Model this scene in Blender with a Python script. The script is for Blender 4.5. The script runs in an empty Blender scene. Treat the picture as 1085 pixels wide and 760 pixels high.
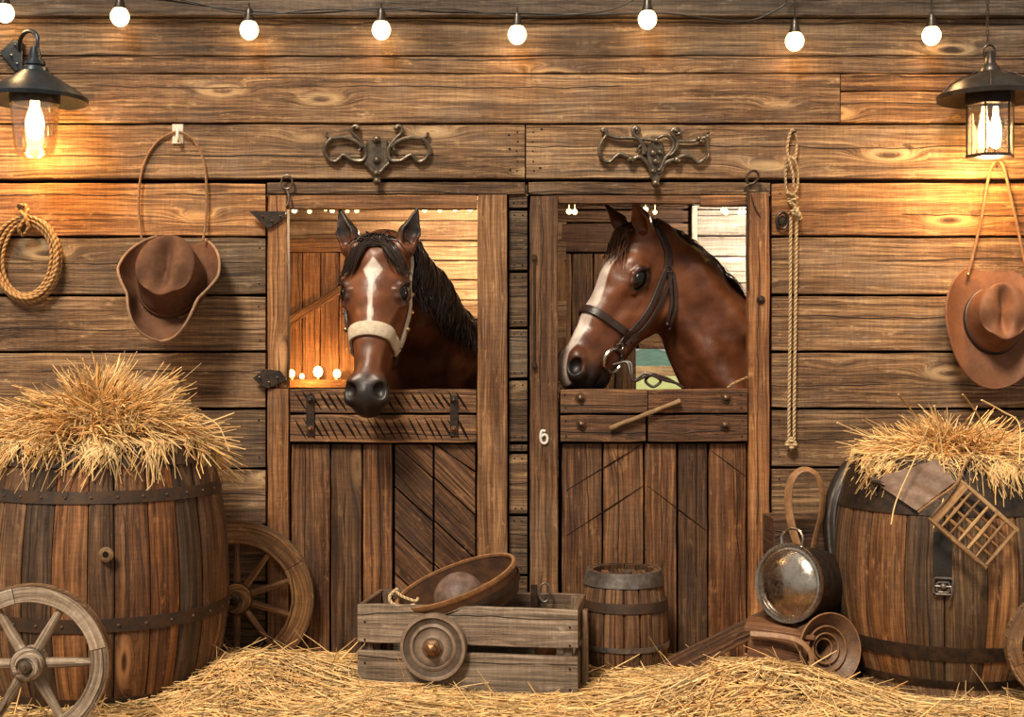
import bpy, math, random
import numpy as np
from mathutils import Vector, Matrix
random.seed(7)
RNG = np.random.default_rng(11)
C = bpy.context.scene.collection
PI = math.pi
CAMZ, CD, F = 1.29, 6.0, 1440.0
FL = -0.10                                   # the ground under the straw


def W(px, py, y=0.0):
    """point of the place seen at photo pixel (px, py) at depth y (wall face is y = 0)"""
    d = CD + y
    return Vector(((px - 542.5) * d / F, y, CAMZ - (py - 380) * d / F))


def S(y=0.0):
    return (CD + y) / F


# ------------------------------------------------------------------ mesh builder
class MB:
    def __init__(self):
        self.v, self.f, self.g, self.t, self.m = [], [], [], [], []

    def add(self, vs, fs, guv=None, tone=(1, 1, 1), mi=0):
        b = len(self.v)
        self.v.extend(tuple(p) for p in vs)
        self.f.extend(tuple(b + i for i in q) for q in fs)
        self.m.extend([mi] * len(fs))
        if guv is None:
            guv = [(p[0], p[2], p[1]) for p in vs]
        self.g.extend(tuple(q) for q in guv)
        if len(tone) == 3 and not hasattr(tone[0], '__len__'):
            self.t.extend([tuple(tone)] * len(vs))
        else:
            self.t.extend(tuple(q) for q in tone)

    def build(self, name, mats, parent=None, smooth=True, angle=35):
        me = bpy.data.meshes.new(name)
        me.from_pydata(self.v, [], self.f)
        if not isinstance(mats, (list, tuple)):
            mats = [mats]
        for m in mats:
            me.materials.append(m)
        me.polygons.foreach_set('material_index', self.m)
        a = me.attributes.new('guv', 'FLOAT_VECTOR', 'POINT')
        a.data.foreach_set('vector', np.array(self.g, dtype=np.float32).ravel())
        c = me.attributes.new('tone', 'FLOAT_COLOR', 'POINT')
        tt = np.ones((len(self.v), 4), dtype=np.float32)
        tt[:, :3] = np.array(self.t, dtype=np.float32)
        c.data.foreach_set('color', tt.ravel())
        if smooth:
            me.polygons.foreach_set('use_smooth', [True] * len(me.polygons))
            me.set_sharp_from_angle(angle=math.radians(angle))
        me.update()
        o = bpy.data.objects.new(name, me)
        C.objects.link(o)
        if parent is not None:
            o.parent = parent
            o.matrix_parent_inverse = Matrix.Translation(parent.location).inverted() if parent.rotation_euler.z == 0 else parent.matrix_basis.inverted()
        return o


def np_mesh(name, V, Q, mat, tone=None, parent=None, smooth=True):
    me = bpy.data.meshes.new(name)
    n = len(V)
    k = Q.shape[1]
    me.vertices.add(n)
    me.vertices.foreach_set('co', V.astype(np.float32).ravel())
    me.loops.add(Q.size)
    me.loops.foreach_set('vertex_index', Q.astype(np.int32).ravel())
    me.polygons.add(len(Q))
    me.polygons.foreach_set('loop_start', np.arange(0, Q.size, k, dtype=np.int32))
    me.polygons.foreach_set('loop_total', np.full(len(Q), k, dtype=np.int32))
    me.materials.append(mat)
    if tone is not None:
        c = me.attributes.new('tone', 'FLOAT_COLOR', 'POINT')
        tt = np.ones((n, 4), dtype=np.float32)
        tt[:, :3] = tone
        c.data.foreach_set('color', tt.ravel())
    me.update(calc_edges=True)
    me.polygons.foreach_set('use_smooth', [smooth] * len(me.polygons))
    me.validate()
    o = bpy.data.objects.new(name, me)
    C.objects.link(o)
    if parent is not None:
        o.parent = parent
        o.matrix_parent_inverse = Matrix.Translation(parent.location).inverted()
    return o


def empty(name, loc, label=None, cat=None, group=None, kind=None):
    o = bpy.data.objects.new(name, None)
    C.objects.link(o)
    o.location = loc
    o.empty_display_size = 0.05
    tag(o, label, cat, group, kind)
    return o


def tag(o, label=None, cat=None, group=None, kind=None):
    for k, v in (('label', label), ('category', cat), ('group', group), ('kind', kind)):
        if v:
            o[k] = v
    return o


def rnd(a, b):
    return random.uniform(a, b)


def frame_from(d):
    d = Vector(d).normalized()
    up = Vector((0, 0, 1)) if abs(d.z) < 0.9 else Vector((0, 1, 0))
    s = d.cross(up).normalized()
    return d, s, s.cross(d).normalized()


def slab(mb, c, L, Wd, T, dl, dw, dt, tone=(1, 1, 1), jit=0.0015, ch=0.003, seed=None, mi=0, seg=0.07, crown=0.0):
    """a sawn board: centre c, length / width / thickness along unit axes dl, dw, dt; chamfered worn edges; the grain runs along dl"""
    c, dl, dw, dt = Vector(c), Vector(dl), Vector(dw), Vector(dt)
    seed = rnd(0, 90) if seed is None else seed
    n = max(1, int(L / seg))
    ch = min(ch, T * 0.4, Wd * 0.3)
    hw, ht = Wd / 2, T / 2
    prof = [(-hw, -ht + ch), (-hw + ch, -ht), (hw - ch, -ht), (hw, -ht + ch), (hw, ht - ch), (hw - ch, ht), (-hw + ch, ht), (-hw, ht - ch)]
    vs, gs = [], []
    ja, jb = 0.0, 0.0
    for i in range(n + 1):
        u = -L / 2 + L * i / n
        ja = 0.6 * ja + rnd(-jit, jit)
        jb = 0.6 * jb + rnd(-jit, jit)
        e = ch * 0.6 if i in (0, n) else 0.0
        for (w, t) in prof:
            ww = w + (ja if w > 0 else jb) - math.copysign(e, w)
            tt = t - math.copysign(e, t)
            vs.append(c + dl * u + dw * ww + dt * tt)
            gs.append((u + seed, w + t * 0.8, seed))
    fs = []
    for i in range(n):
        for k in range(8):
            a, b = i * 8 + k, i * 8 + (k + 1) % 8
            fs.append((a, a + 8, b + 8, b))
    fs.append(tuple(range(8)))
    fs.append(tuple(n * 8 + k for k in reversed(range(8))))
    if dl.cross(dw).dot(dt) < 0:
        fs = [tuple(reversed(q)) for q in fs]
    mb.add(vs, fs, gs, tone, mi)


X_, Y_, Z_ = Vector((1, 0, 0)), Vector((0, 1, 0)), Vector((0, 0, 1))


def hb(mb, x0, x1, y0, y1, yf, th, tone=(1, 1, 1), **k):
    """horizontal board whose front face at depth yf fills photo pixels x0..x1, y0..y1"""
    a, b = W(x0, y0, yf), W(x1, y1, yf)
    slab(mb, ((a.x + b.x) / 2, yf + th / 2, (a.z + b.z) / 2), b.x - a.x, a.z - b.z, th, X_, Z_, Y_, tone, **k)


def vb(mb, x0, x1, y0, y1, yf, th, tone=(1, 1, 1), **k):
    a, b = W(x0, y0, yf), W(x1, y1, yf)
    slab(mb, ((a.x + b.x) / 2, yf + th / 2, (a.z + b.z) / 2), a.z - b.z, b.x - a.x, th, Z_, X_, Y_, tone, **k)


def tube(mb, pts, r, seg=10, closed=False, tone=(1, 1, 1), mi=0, caps=True, flat=1.0, up=None):
    pts = [Vector(p) for p in pts]
    n = len(pts)
    rr = r if hasattr(r, '__len__') else [r] * n
    vs, gs = [], []
    prev = None
    u = 0.0
    for i, p in enumerate(pts):
        a = pts[(i - 1) % n] if (closed or i > 0) else pts[i]
        b = pts[(i + 1) % n] if (closed or i < n - 1) else pts[i]
        d = (b - a).normalized() if (b - a).length > 1e-9 else Vector((0, 0, 1))
        if up is not None:
            s = d.cross(Vector(up)).normalized()
            t = s.cross(d).normalized()
        elif prev is None:
            d, s, t = frame_from(d)
        else:
            s = (prev - d * prev.dot(d)).normalized()
            t = s.cross(d).normalized()
        prev = s
        if i:
            u += (p - pts[i - 1]).length
        for k in range(seg):
            an = 2 * PI * k / seg
            vs.append(p + s * math.cos(an) * rr[i] + t * math.sin(an) * rr[i] * flat)
            gs.append((u, an / (2 * PI), 0.0))
    fs = []
    m = n if closed else n - 1
    for i in range(m):
        j = (i + 1) % n
        for k in range(seg):
            k2 = (k + 1) % seg
            fs.append((i * seg + k, i * seg + k2, j * seg + k2, j * seg + k))
    if caps and not closed:
        fs.append(tuple(reversed(range(seg))))
        fs.append(tuple((n - 1) * seg + k for k in range(seg)))
    fs = [tuple(reversed(q)) for q in fs]
    mb.add(vs, fs, gs, tone, mi)


def spline(pts, n=8, closed=False):
    """Catmull-Rom through the points"""
    P = [Vector(p) for p in pts]
    out = []
    m = len(P)
    for i in range(m if closed else m - 1):
        p0 = P[(i - 1) % m] if (closed or i > 0) else P[i] * 2 - P[i + 1]
        p1, p2 = P[i], P[(i + 1) % m]
        p3 = P[(i + 2) % m] if (closed or i + 2 < m) else p2 * 2 - p1
        for k in range(n):
            t = k / n
            out.append(0.5 * ((2 * p1) + (p2 - p0) * t + (2 * p0 - 5 * p1 + 4 * p2 - p3) * t * t + (3 * p1 - p0 - 3 * p2 + p3) * t ** 3))
    if not closed:
        out.append(P[-1].copy())
    return out


def band(mb, pts, nrm, width, th, tone=(1, 1, 1), closed=False, mi=0):
    """a strap: centre line, outward normals, width across, thickness"""
    pts = [Vector(p) for p in pts]
    n = len(pts)
    ns = nrm if isinstance(nrm, list) else [Vector(nrm)] * n
    wd = width if hasattr(width, '__len__') else [width] * n
    vs, gs = [], []
    u = 0
    for i, p in enumerate(pts):
        a = pts[(i - 1) % n] if (closed or i > 0) else pts[i]
        b = pts[(i + 1) % n] if (closed or i < n - 1) else pts[i]
        d = (b - a).normalized()
        nn = Vector(ns[i])
        s = d.cross(nn).normalized()
        nn = s.cross(d).normalized()
        if i:
            u += (p - pts[i - 1]).length
        h = wd[i] / 2
        for (w, t) in ((-h, 0), (-h, th * 0.7), (-h * 0.8, th), (h * 0.8, th), (h, th * 0.7), (h, 0)):
            vs.append(p + s * w + nn * t)
            gs.append((u, w, 0.3))
    fs = []
    for i in range(n if closed else n - 1):
        j = (i + 1) % n
        for k in range(6):
            k2 = (k + 1) % 6
            fs.append((i * 6 + k, i * 6 + k2, j * 6 + k2, j * 6 + k))
    if not closed:
        fs.append(tuple(reversed(range(6))))
        fs.append(tuple((n - 1) * 6 + k for k in range(6)))
    mb.add(vs, fs, gs, tone, mi)


def lathe(mb, prof, origin, axis=(0, 0, 1), seg=40, tone=(1, 1, 1), mi=0, sx=1.0, sy=1.0, wob=None, side=None):
    """profile [(radius, height)] turned about axis through origin"""
    ax = Vector(axis).normalized()
    if side is None:
        _, s, t = frame_from(ax)
        if abs(ax.z) > 0.99:
            s, t = Vector((1, 0, 0)), Vector((0, 1, 0)) * (1 if ax.z > 0 else -1)
    else:
        s = Vector(side).normalized()
    t = ax.cross(s).normalized()
    o = Vector(origin)
    vs, gs = [], []
    L = 0
    for i, (r, h) in enumerate(prof):
        if i:
            L += math.hypot(r - prof[i - 1][0], h - prof[i - 1][1])
        for k in range(seg):
            an = 2 * PI * k / seg
            q = r * (wob(an, h) if wob else 1.0)
            vs.append(o + ax * h + s * math.cos(an) * q * sx + t * math.sin(an) * q * sy)
            gs.append((L, an * max(r, 0.02), h))
    fs = []
    for i in range(len(prof) - 1):
        for k in range(seg):
            k2 = (k + 1) % seg
            a, b, c_, d = i * seg + k, i * seg + k2, (i + 1) * seg + k2, (i + 1) * seg + k
            if prof[i][0] < 1e-6:
                fs.append((a, c_, d))
            elif prof[i + 1][0] < 1e-6:
                fs.append((a, b, c_))
            else:
                fs.append((a, b, c_, d))
    mb.add(vs, fs, gs, tone, mi)


def ball(mb, c, r, tone=(1, 1, 1), seg=14, mi=0, axis=(0, 0, 1), sq=1.0):
    n = max(4, seg // 2)
    lathe(mb, [(r * math.sin(PI * i / n) if 0 < i < n else 0.0, -r * sq * math.cos(PI * i / n)) for i in range(n + 1)], c, axis, seg, tone, mi)


def prism(mb, poly, y0, y1, tone=(1, 1, 1), bev=0.0, mi=0):
    """photo-plane outline (list of world (x, z)) given real thickness from y0 (front) to y1 (back), chamfered front"""
    n = len(poly)
    cx, cz = sum(p[0] for p in poly) / n, sum(p[1] for p in poly) / n
    area = sum(poly[i][0] * poly[(i + 1) % n][1] - poly[(i + 1) % n][0] * poly[i][1] for i in range(n))
    if area < 0:
        poly = list(reversed(poly))

    def inset(k):
        out = []
        for i in range(n):
            p0, p1, p2 = (Vector(poly[(i + q) % n]) for q in (-1, 0, 1))
            e1, e2 = (p1 - p0).normalized(), (p2 - p1).normalized()
            nn = Vector((-e1.y, e1.x)) + Vector((-e2.y, e2.x))
            nn = nn.normalized() if nn.length > 1e-6 else Vector((0, 0))
            out.append((p1.x + nn.x * k, p1.y + nn.y * k))
        return out
    A = inset(bev)
    vs = [(x, y0, z) for x, z in A] + [(x, y0 + bev, z) for x, z in poly] + [(x, y1, z) for x, z in poly]
    fs = [tuple(range(n)), tuple(reversed(range(2 * n, 3 * n)))]
    for i in range(n):
        j = (i + 1) % n
        fs += [(i, n + i, n + j, j), (n + i, 2 * n + i, 2 * n + j, n + j)]
    mb.add(vs, fs, [(p[0], p[2], 0.2) for p in vs], tone, mi)


# ------------------------------------------------------------------ materials
class NT:
    def __init__(self, name):
        self.mat = bpy.data.materials.new(name)
        self.mat.use_nodes = True
        self.t = self.mat.node_tree
        self.t.nodes.clear()

    def n(self, typ, **kw):
        nd = self.t.nodes.new(typ)
        for k, v in kw.items():
            if k.startswith('i_'):
                key = k[2:]
                key = int(key) if key.isdigit() else key.replace('_', ' ')
                self.set(nd, key, v)
            else:
                setattr(nd, k, v)
        return nd

    def set(self, nd, key, v):
        s = nd.inputs[key]
        if isinstance(v, bpy.types.NodeSocket):
            self.t.links.new(v, s)
        elif isinstance(v, bpy.types.Node):
            self.t.links.new(v.outputs[0], s)
        else:
            if hasattr(v, '__len__') and s.type == 'RGBA' and len(v) == 3:
                v = (*v, 1)
            s.default_value = v

    def math(self, op, a, b=None, c=None, clamp=False):
        nd = self.t.nodes.new('ShaderNodeMath')
        nd.operation = op
        nd.use_clamp = clamp
        for i, v in enumerate((a, b, c)):
            if v is not None:
                self.set(nd, i, v)
        return nd.outputs[0]

    def mix(self, fac, a, b, typ='MIX'):
        nd = self.t.nodes.new('ShaderNodeMix')
        nd.data_type = 'RGBA'
        nd.blend_type = typ
        self.set(nd, 0, fac)
        self.set(nd, 6, a)
        self.set(nd, 7, b)
        return nd.outputs[2]

    def comb(self, x, y, z):
        nd = self.t.nodes.new('ShaderNodeCombineXYZ')
        for i, v in enumerate((x, y, z)):
            self.set(nd, i, v)
        return nd.outputs[0]

    def noise(self, vec, scale=1.0, detail=3, rough=0.6, dist=0.0):
        nd = self.t.nodes.new('ShaderNodeTexNoise')
        self.set(nd, 'Vector', vec)
        nd.inputs['Scale'].default_value = scale
        nd.inputs['Detail'].default_value = detail
        nd.inputs['Roughness'].default_value = rough
        nd.inputs['Distortion'].default_value = dist
        return nd.outputs[0]

    def ramp(self, fac, stops):
        nd = self.t.nodes.new('ShaderNodeValToRGB')
        self.set(nd, 0, fac)
        e = nd.color_ramp.elements
        while len(e) < len(stops):
            e.new(0.5)
        for i, (p, c) in enumerate(stops):
            e[i].position = p
            e[i].color = (*c, 1) if hasattr(c, '__len__') else (c, c, c, 1)
        return nd.outputs[0]

    def sstep(self, v, lo, hi, a=0.0, b=1.0):
        nd = self.t.nodes.new('ShaderNodeMapRange')
        nd.interpolation_type = 'SMOOTHSTEP'
        for i, q in enumerate((v, lo, hi, a, b)):
            self.set(nd, i, q)
        return nd.outputs[0]

    def out(self, col, rough=0.6, metal=0.0, height=None, bump=0.3, dist=0.01, spec=0.4, **kw):
        p = self.t.nodes.new('ShaderNodeBsdfPrincipled')
        self.set(p, 'Base Color', col)
        self.set(p, 'Roughness', rough)
        self.set(p, 'Metallic', metal)
        p.inputs['Specular IOR Level'].default_value = spec
        for k, v in kw.items():
            self.set(p, k.replace('_', ' '), v)
        if height is not None:
            b = self.t.nodes.new('ShaderNodeBump')
            b.inputs['Strength'].default_value = bump
            b.inputs['Distance'].default_value = dist
            self.set(b, 'Height', height)
            self.t.links.new(b.outputs[0], p.inputs['Normal'])
        o = self.t.nodes.new('ShaderNodeOutputMaterial')
        self.t.links.new(p.outputs[0], o.inputs[0])
        return self.mat


def wood(name, dark, mid, light, knots=0.5, crack=0.5, weather=0.4, grey=(0.30, 0.24, 0.19), bump=0.6, freq=1.0, rough=0.62):
    t = NT(name)
    at = t.n('ShaderNodeAttribute', attribute_name='guv')
    tn = t.n('ShaderNodeAttribute', attribute_name='tone')
    sp = t.n('ShaderNodeSeparateXYZ', i_0=at.outputs['Vector'])
    u, v, s = sp.outputs
    s7 = t.math('MULTIPLY', s, 7.31)
    n1 = t.noise(t.comb(t.math('MULTIPLY', u, 1.3), t.math('MULTIPLY', v, 6.0), s7), 1, 3, 0.55)
    # knots: flow lines close round scattered centres
    vo = t.n('ShaderNodeTexVoronoi', i_Vector=t.comb(t.math('MULTIPLY', u, 2.1), t.math('MULTIPLY', v, 7.5), s7), i_Scale=1.0, i_Randomness=0.9)
    d = vo.outputs['Distance']
    gate = t.sstep(t.n('ShaderNodeSeparateColor', i_0=vo.outputs['Color']).outputs[0], 1.0 - knots - 0.02, 1.0 - knots + 0.02)
    hill = t.math('MULTIPLY', t.math('EXPONENT', t.math('MULTIPLY', t.math('MULTIPLY', d, d), -20.0)), gate)
    field = t.math('ADD', t.math('ADD', t.math('MULTIPLY', v, 85.0 * freq), t.math('MULTIPLY', n1, 4.2)), t.math('MULTIPLY', hill, 9.0))
    ring = t.noise(t.comb(field, t.math('MULTIPLY', u, 1.8), s7), 1.0, 7, 0.74)
    ringc = t.sstep(ring, 0.30, 0.70)
    fib = t.noise(t.comb(t.math('MULTIPLY', u, 14.0), t.math('MULTIPLY', v, 420.0), s7), 1.0, 3, 0.6)
    blot = t.noise(t.comb(t.math('MULTIPLY', u, 3.5), t.math('MULTIPLY', v, 9.0), s7), 1.0, 5, 0.7)
    col = t.ramp(ringc, [(0.0, dark), (0.28, [0.5 * (a + b) for a, b in zip(dark, mid)]), (0.55, mid), (1.0, light)])
    col = t.mix(t.sstep(fib, 0.25, 0.75, 0.0, 0.42), col, (0.55, 0.47, 0.42), 'MULTIPLY')
    wea = t.sstep(blot, 0.42, 0.72, 0.0, weather)
    col = t.mix(wea, col, t.mix(ringc, [g * 0.45 for g in grey], grey))
    big = t.noise(t.comb(t.math('MULTIPLY', u, 1.1), t.math('MULTIPLY', v, 3.0), t.math('ADD', s7, 5.0)), 1.0, 4, 0.65)
    col = t.mix(t.sstep(big, 0.35, 0.68, 0.0, 0.75), col, (0.42, 0.34, 0.30), 'MULTIPLY')
    # saw marks across the board, pale scuffs
    saw = t.noise(t.comb(t.math('MULTIPLY', u, 85.0), t.math('MULTIPLY', v, 9.0), s7), 1.0, 4, 0.7)
    col = t.mix(t.sstep(saw, 0.38, 0.62, 0.32, 0.0), col, (0.45, 0.38, 0.34), 'MULTIPLY')
    scf = t.noise(t.comb(t.math('MULTIPLY', u, 9.0), t.math('MULTIPLY', v, 26.0), t.math('ADD', s7, 9.0)), 1.0, 6, 0.75)
    col = t.mix(t.sstep(scf, 0.56, 0.74, 0.0, 0.55), col, [min(1, c * 1.18) for c in light])
    col = t.mix(t.sstep(scf, 0.30, 0.42, 0.55, 0.0), col, (0.40, 0.33, 0.29), 'MULTIPLY')
    # knot heart
    heart = t.math('MULTIPLY', t.sstep(d, 0.055, 0.12, 1.0, 0.0), gate)
    halo = t.math('MULTIPLY', t.math('MULTIPLY', t.sstep(d, 0.10, 0.15), t.sstep(d, 0.16, 0.30, 1.0, 0.0)), gate)
    col = t.mix(t.math('MULTIPLY', halo, 0.55), col, [min(1, c * 1.1) for c in light])
    col = t.mix(t.math('MULTIPLY', heart, 0.85), col, (0.03, 0.014, 0.007))
    # long drying cracks near the middle of the board
    wav = t.noise(t.comb(t.math('MULTIPLY', u, 2.2), s7, 0.0), 1.0, 3, 0.6)
    off = t.math('MULTIPLY', t.math('SUBTRACT', t.math('FRACT', t.math('MULTIPLY', s, 3.77)), 0.5), 0.09)
    dv = t.math('ABSOLUTE', t.math('ADD', t.math('ADD', v, off), t.math('MULTIPLY', t.math('SUBTRACT', wav, 0.5), 0.05)))
    cg = t.noise(t.comb(t.math('MULTIPLY', u, 1.7), 3.3, s7), 1.0, 2, 0.5)
    ck = t.math('MULTIPLY', t.sstep(dv, 0.0012, 0.0035, 1.0, 0.0), t.sstep(cg, 0.62 - 0.3 * crack, 0.66 - 0.3 * crack))
    hair = t.noise(t.comb(t.math('MULTIPLY', u, 3.0), t.math('MULTIPLY', v, 90.0), t.math('ADD', s7, 2.0)), 1.0, 2, 0.6)
    hc = t.math('MULTIPLY', t.sstep(t.math('ABSOLUTE', t.math('SUBTRACT', hair, 0.5)), 0.0, 0.022, 1.0, 0.0), t.sstep(big, 0.45, 0.6))
    cks = t.math('MAXIMUM', ck, t.math('MULTIPLY', hc, 0.55))
    col = t.mix(t.math('MULTIPLY', cks, 0.9), col, (0.016, 0.009, 0.005))
    col = t.mix(1.0, col, tn.outputs['Color'], 'MULTIPLY')
    h = t.math('ADD', t.math('MULTIPLY', ringc, 0.35), t.math('MULTIPLY', fib, 0.35))
    h = t.math('SUBTRACT', h, t.math('MULTIPLY', cks, 1.2))
    h = t.math('ADD', t.math('SUBTRACT', h, t.math('MULTIPLY', heart, 0.4)), t.math('MULTIPLY', saw, 0.3))
    return t.out(col, t.sstep(blot, 0.2, 0.8, rough - 0.12, rough + 0.15), 0.0, h, bump, 0.006, 0.45)


def plain(name, col, rough=0.5, metal=0.0, var=0.35, scale=12.0, bump=0.25, dist=0.004, spec=0.4, col2=None, tone=True, **kw):
    t = NT(name)
    tc = t.n('ShaderNodeTexCoord')
    n = t.noise(tc.outputs['Object'], scale, 5, 0.65)
    n2 = t.noise(tc.outputs['Object'], scale * 5, 3, 0.6)
    c2 = col2 if col2 is not None else [c * (1 - var) for c in col]
    c = t.mix(t.sstep(n, 0.35, 0.65), col, c2)
    c = t.mix(t.sstep(n2, 0.3, 0.7, 0.0, 0.3), c, (0.55, 0.5, 0.47), 'MULTIPLY')
    if tone:
        c = t.mix(1.0, c, t.n('ShaderNodeAttribute', attribute_name='tone').outputs['Color'], 'MULTIPLY')
    return t.out(c, t.sstep(n2, 0.2, 0.8, max(0.05, rough - 0.1), rough + 0.12), metal, t.math('ADD', n, t.math('MULTIPLY', n2, 0.5)), bump, dist, spec, **kw)


def emit(name, col, strength):
    t = NT(name)
    e = t.n('ShaderNodeEmission', i_Color=(*col, 1), i_Strength=strength)
    o = t.n('ShaderNodeOutputMaterial', i_Surface=e)
    return t.mat


def glassy(name, tint=(1, 0.95, 0.85), mixf=0.12):
    t = NT(name)
    tr = t.n('ShaderNodeBsdfTransparent', i_Color=(*tint, 1))
    gl = t.n('ShaderNodeBsdfGlossy', i_Roughness=0.08)
    lw = t.n('ShaderNodeLayerWeight', i_Blend=0.25)
    f = t.math('ADD', t.math('MULTIPLY', lw.outputs['Facing'], 0.55), mixf, clamp=True)
    m = t.n('ShaderNodeMixShader', i_0=f, i_1=tr, i_2=gl)
    t.n('ShaderNodeOutputMaterial', i_Surface=m)
    return t.mat


def rope_mat(name, col, dark, twist=260.0):
    t = NT(name)
    at = t.n('ShaderNodeAttribute', attribute_name='guv')
    sp = t.n('ShaderNodeSeparateXYZ', i_0=at.outputs['Vector'])
    ph = t.math('ADD', t.math('MULTIPLY', sp.outputs[0], twist), t.math('MULTIPLY', sp.outputs[1], 2 * PI * 2))
    w = t.math('ADD', t.math('MULTIPLY', t.math('SINE', ph), 0.5), 0.5)
    tc = t.n('ShaderNodeTexCoord')
    n = t.noise(tc.outputs['Object'], 60, 4, 0.6)
    c = t.mix(t.sstep(w, 0.0, 0.5), dark, col)
    c = t.mix(t.sstep(n, 0.3, 0.7, 0.0, 0.5), c, (0.6, 0.5, 0.4), 'MULTIPLY')
    return t.out(c, 0.75, 0, t.math('ADD', w, t.math('MULTIPLY', n, 0.3)), 0.7, 0.004, 0.25)


M = {}
M['wall'] = wood('barn boards', (0.045, 0.023, 0.010), (0.355, 0.208, 0.098), (0.74, 0.53, 0.29), knots=0.36, crack=0.8, weather=0.6, grey=(0.40, 0.32, 0.25), bump=0.8)
M['frame'] = wood('door frame timber', (0.070, 0.033, 0.014), (0.290, 0.155, 0.070), (0.54, 0.34, 0.18), knots=0.12, crack=0.5, weather=0.35, bump=0.45)
M['door'] = wood('stall door boards', (0.036, 0.016, 0.007), (0.200, 0.100, 0.044), (0.47, 0.27, 0.13), knots=0.22, crack=0.6, weather=0.5, grey=(0.24, 0.17, 0.12))
M['grey'] = wood('grey weathered boards', (0.08, 0.058, 0.042), (0.32, 0.25, 0.18), (0.56, 0.47, 0.37), knots=0.12, crack=0.6, weather=0.6, grey=(0.38, 0.33, 0.27))
M['stave'] = wood('oak staves', (0.035, 0.018, 0.009), (0.22, 0.118, 0.052), (0.50, 0.30, 0.15), knots=0.10, crack=0.4, weather=0.5, grey=(0.25, 0.19, 0.14), freq=0.8)
M['pale'] = wood('pale inner boards', (0.20, 0.11, 0.05), (0.46, 0.30, 0.16), (0.68, 0.50, 0.31), knots=0.2, crack=0.6, weather=0.3, grey=(0.5, 0.42, 0.32))
M['lime'] = wood('limewashed siding', (0.30, 0.25, 0.19), (0.62, 0.56, 0.47), (0.80, 0.75, 0.66), knots=0.1, crack=0.5, weather=0.3, grey=(0.6, 0.56, 0.5))
M['spoke'] = wood('turned spoke wood', (0.07, 0.035, 0.014), (0.27, 0.15, 0.065), (0.45, 0.28, 0.14), knots=0.0, crack=0.3, weather=0.35)
M['stick'] = wood('peeled stick wood', (0.20, 0.11, 0.045), (0.46, 0.29, 0.13), (0.66, 0.45, 0.23), knots=0.0, crack=0.2, weather=0.2)
M['gap'] = plain('dark backing', (0.02, 0.012, 0.007), 0.9, bump=0.1, spec=0.1)
M['iron'] = plain('dark wrought iron', (0.045, 0.04, 0.036), 0.42, 0.75, var=0.4, scale=30, bump=0.3, col2=(0.10, 0.065, 0.045), spec=0.5)
M['bronze'] = plain('aged bronze', (0.20, 0.165, 0.125), 0.38, 0.8, scale=40, bump=0.35, col2=(0.10, 0.08, 0.06), spec=0.5)
M['hoop'] = plain('rusty hoop iron', (0.060, 0.046, 0.038), 0.5, 0.55, scale=22, bump=0.35, col2=(0.105, 0.058, 0.033), spec=0.5)
M['zinc'] = plain('pale hoop metal', (0.24, 0.22, 0.20), 0.4, 0.7, scale=22, bump=0.3, col2=(0.14, 0.11, 0.09))
M['steel'] = plain('worn steel', (0.62, 0.57, 0.50), 0.24, 1.0, scale=14, bump=0.12, col2=(0.40, 0.34, 0.28))
M['gunmetal'] = plain('blue grey lamp metal', (0.055, 0.07, 0.085), 0.34, 0.7, scale=20, bump=0.15, spec=0.6)
M['lampmetal'] = plain('dark bronze lamp metal', (0.085, 0.068, 0.055), 0.36, 0.7, scale=20, bump=0.15, spec=0.6)
M['screw'] = plain('nail heads', (0.03, 0.02, 0.015), 0.5, 0.5)
M['rope'] = rope_mat('tan rope', (0.50, 0.31, 0.14), (0.27, 0.15, 0.06))
M['palerope'] = rope_mat('pale rope', (0.66, 0.50, 0.29), (0.30, 0.19, 0.09), 330)
M['cord'] = plain('tan hat cord', (0.34, 0.185, 0.085), 0.6, scale=60)
M['felt'] = plain('brown felt', (0.150, 0.070, 0.038), 0.8, var=0.25, scale=9, bump=0.12, spec=0.2)
M['felt2'] = plain('tan leather felt', (0.215, 0.090, 0.042), 0.62, var=0.25, scale=9, bump=0.12, spec=0.3)
M['feltedge'] = plain('pale hat edge', (0.42, 0.25, 0.14), 0.7, scale=30)
M['leather'] = plain('brown leather', (0.17, 0.07, 0.03), 0.45, scale=40, bump=0.3, spec=0.5)
M['tanleather'] = plain('tan leather', (0.33, 0.17, 0.075), 0.5, scale=40, bump=0.3)
M['suede'] = plain('pinkish brown hide', (0.30, 0.20, 0.145), 0.7, scale=16, bump=0.3, spec=0.25)
M['black'] = plain('black leather', (0.022, 0.017, 0.015), 0.38, scale=40, bump=0.3, spec=0.5)
M['bridle'] = plain('dark bridle leather', (0.05, 0.028, 0.022), 0.35, scale=40, bump=0.3, spec=0.5)
M['web'] = plain('cream halter webbing', (0.68, 0.58, 0.44), 0.7, var=0.2, scale=60, bump=0.4)
M['brass'] = plain('brass', (0.62, 0.42, 0.18), 0.3, 1.0, scale=30)
M['white'] = plain('white painted metal', (0.80, 0.76, 0.68), 0.45, var=0.1, scale=20)
M['cable'] = plain('black cable', (0.02, 0.017, 0.015), 0.5)
M['copper'] = plain('dull brown tub', (0.15, 0.07, 0.035), 0.5, 0.1, scale=16, bump=0.3, col2=(0.08, 0.045, 0.03))
M['bole'] = plain('mottled ball', (0.20, 0.13, 0.105), 0.55, scale=20, bump=0.35, col2=(0.10, 0.06, 0.045))
M['pail'] = plain('brown wooden pail paint', (0.18, 0.095, 0.05), 0.5, scale=22, bump=0.4, col2=(0.10, 0.055, 0.035))
M['discwood'] = plain('worn cart wheel', (0.34, 0.25, 0.18), 0.6, scale=14, bump=0.4, col2=(0.20, 0.135, 0.09))
M['straw'] = plain('straw', (0.88, 0.635, 0.30), 0.55, var=0.2, scale=30, bump=0.1, spec=0.35)
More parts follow.
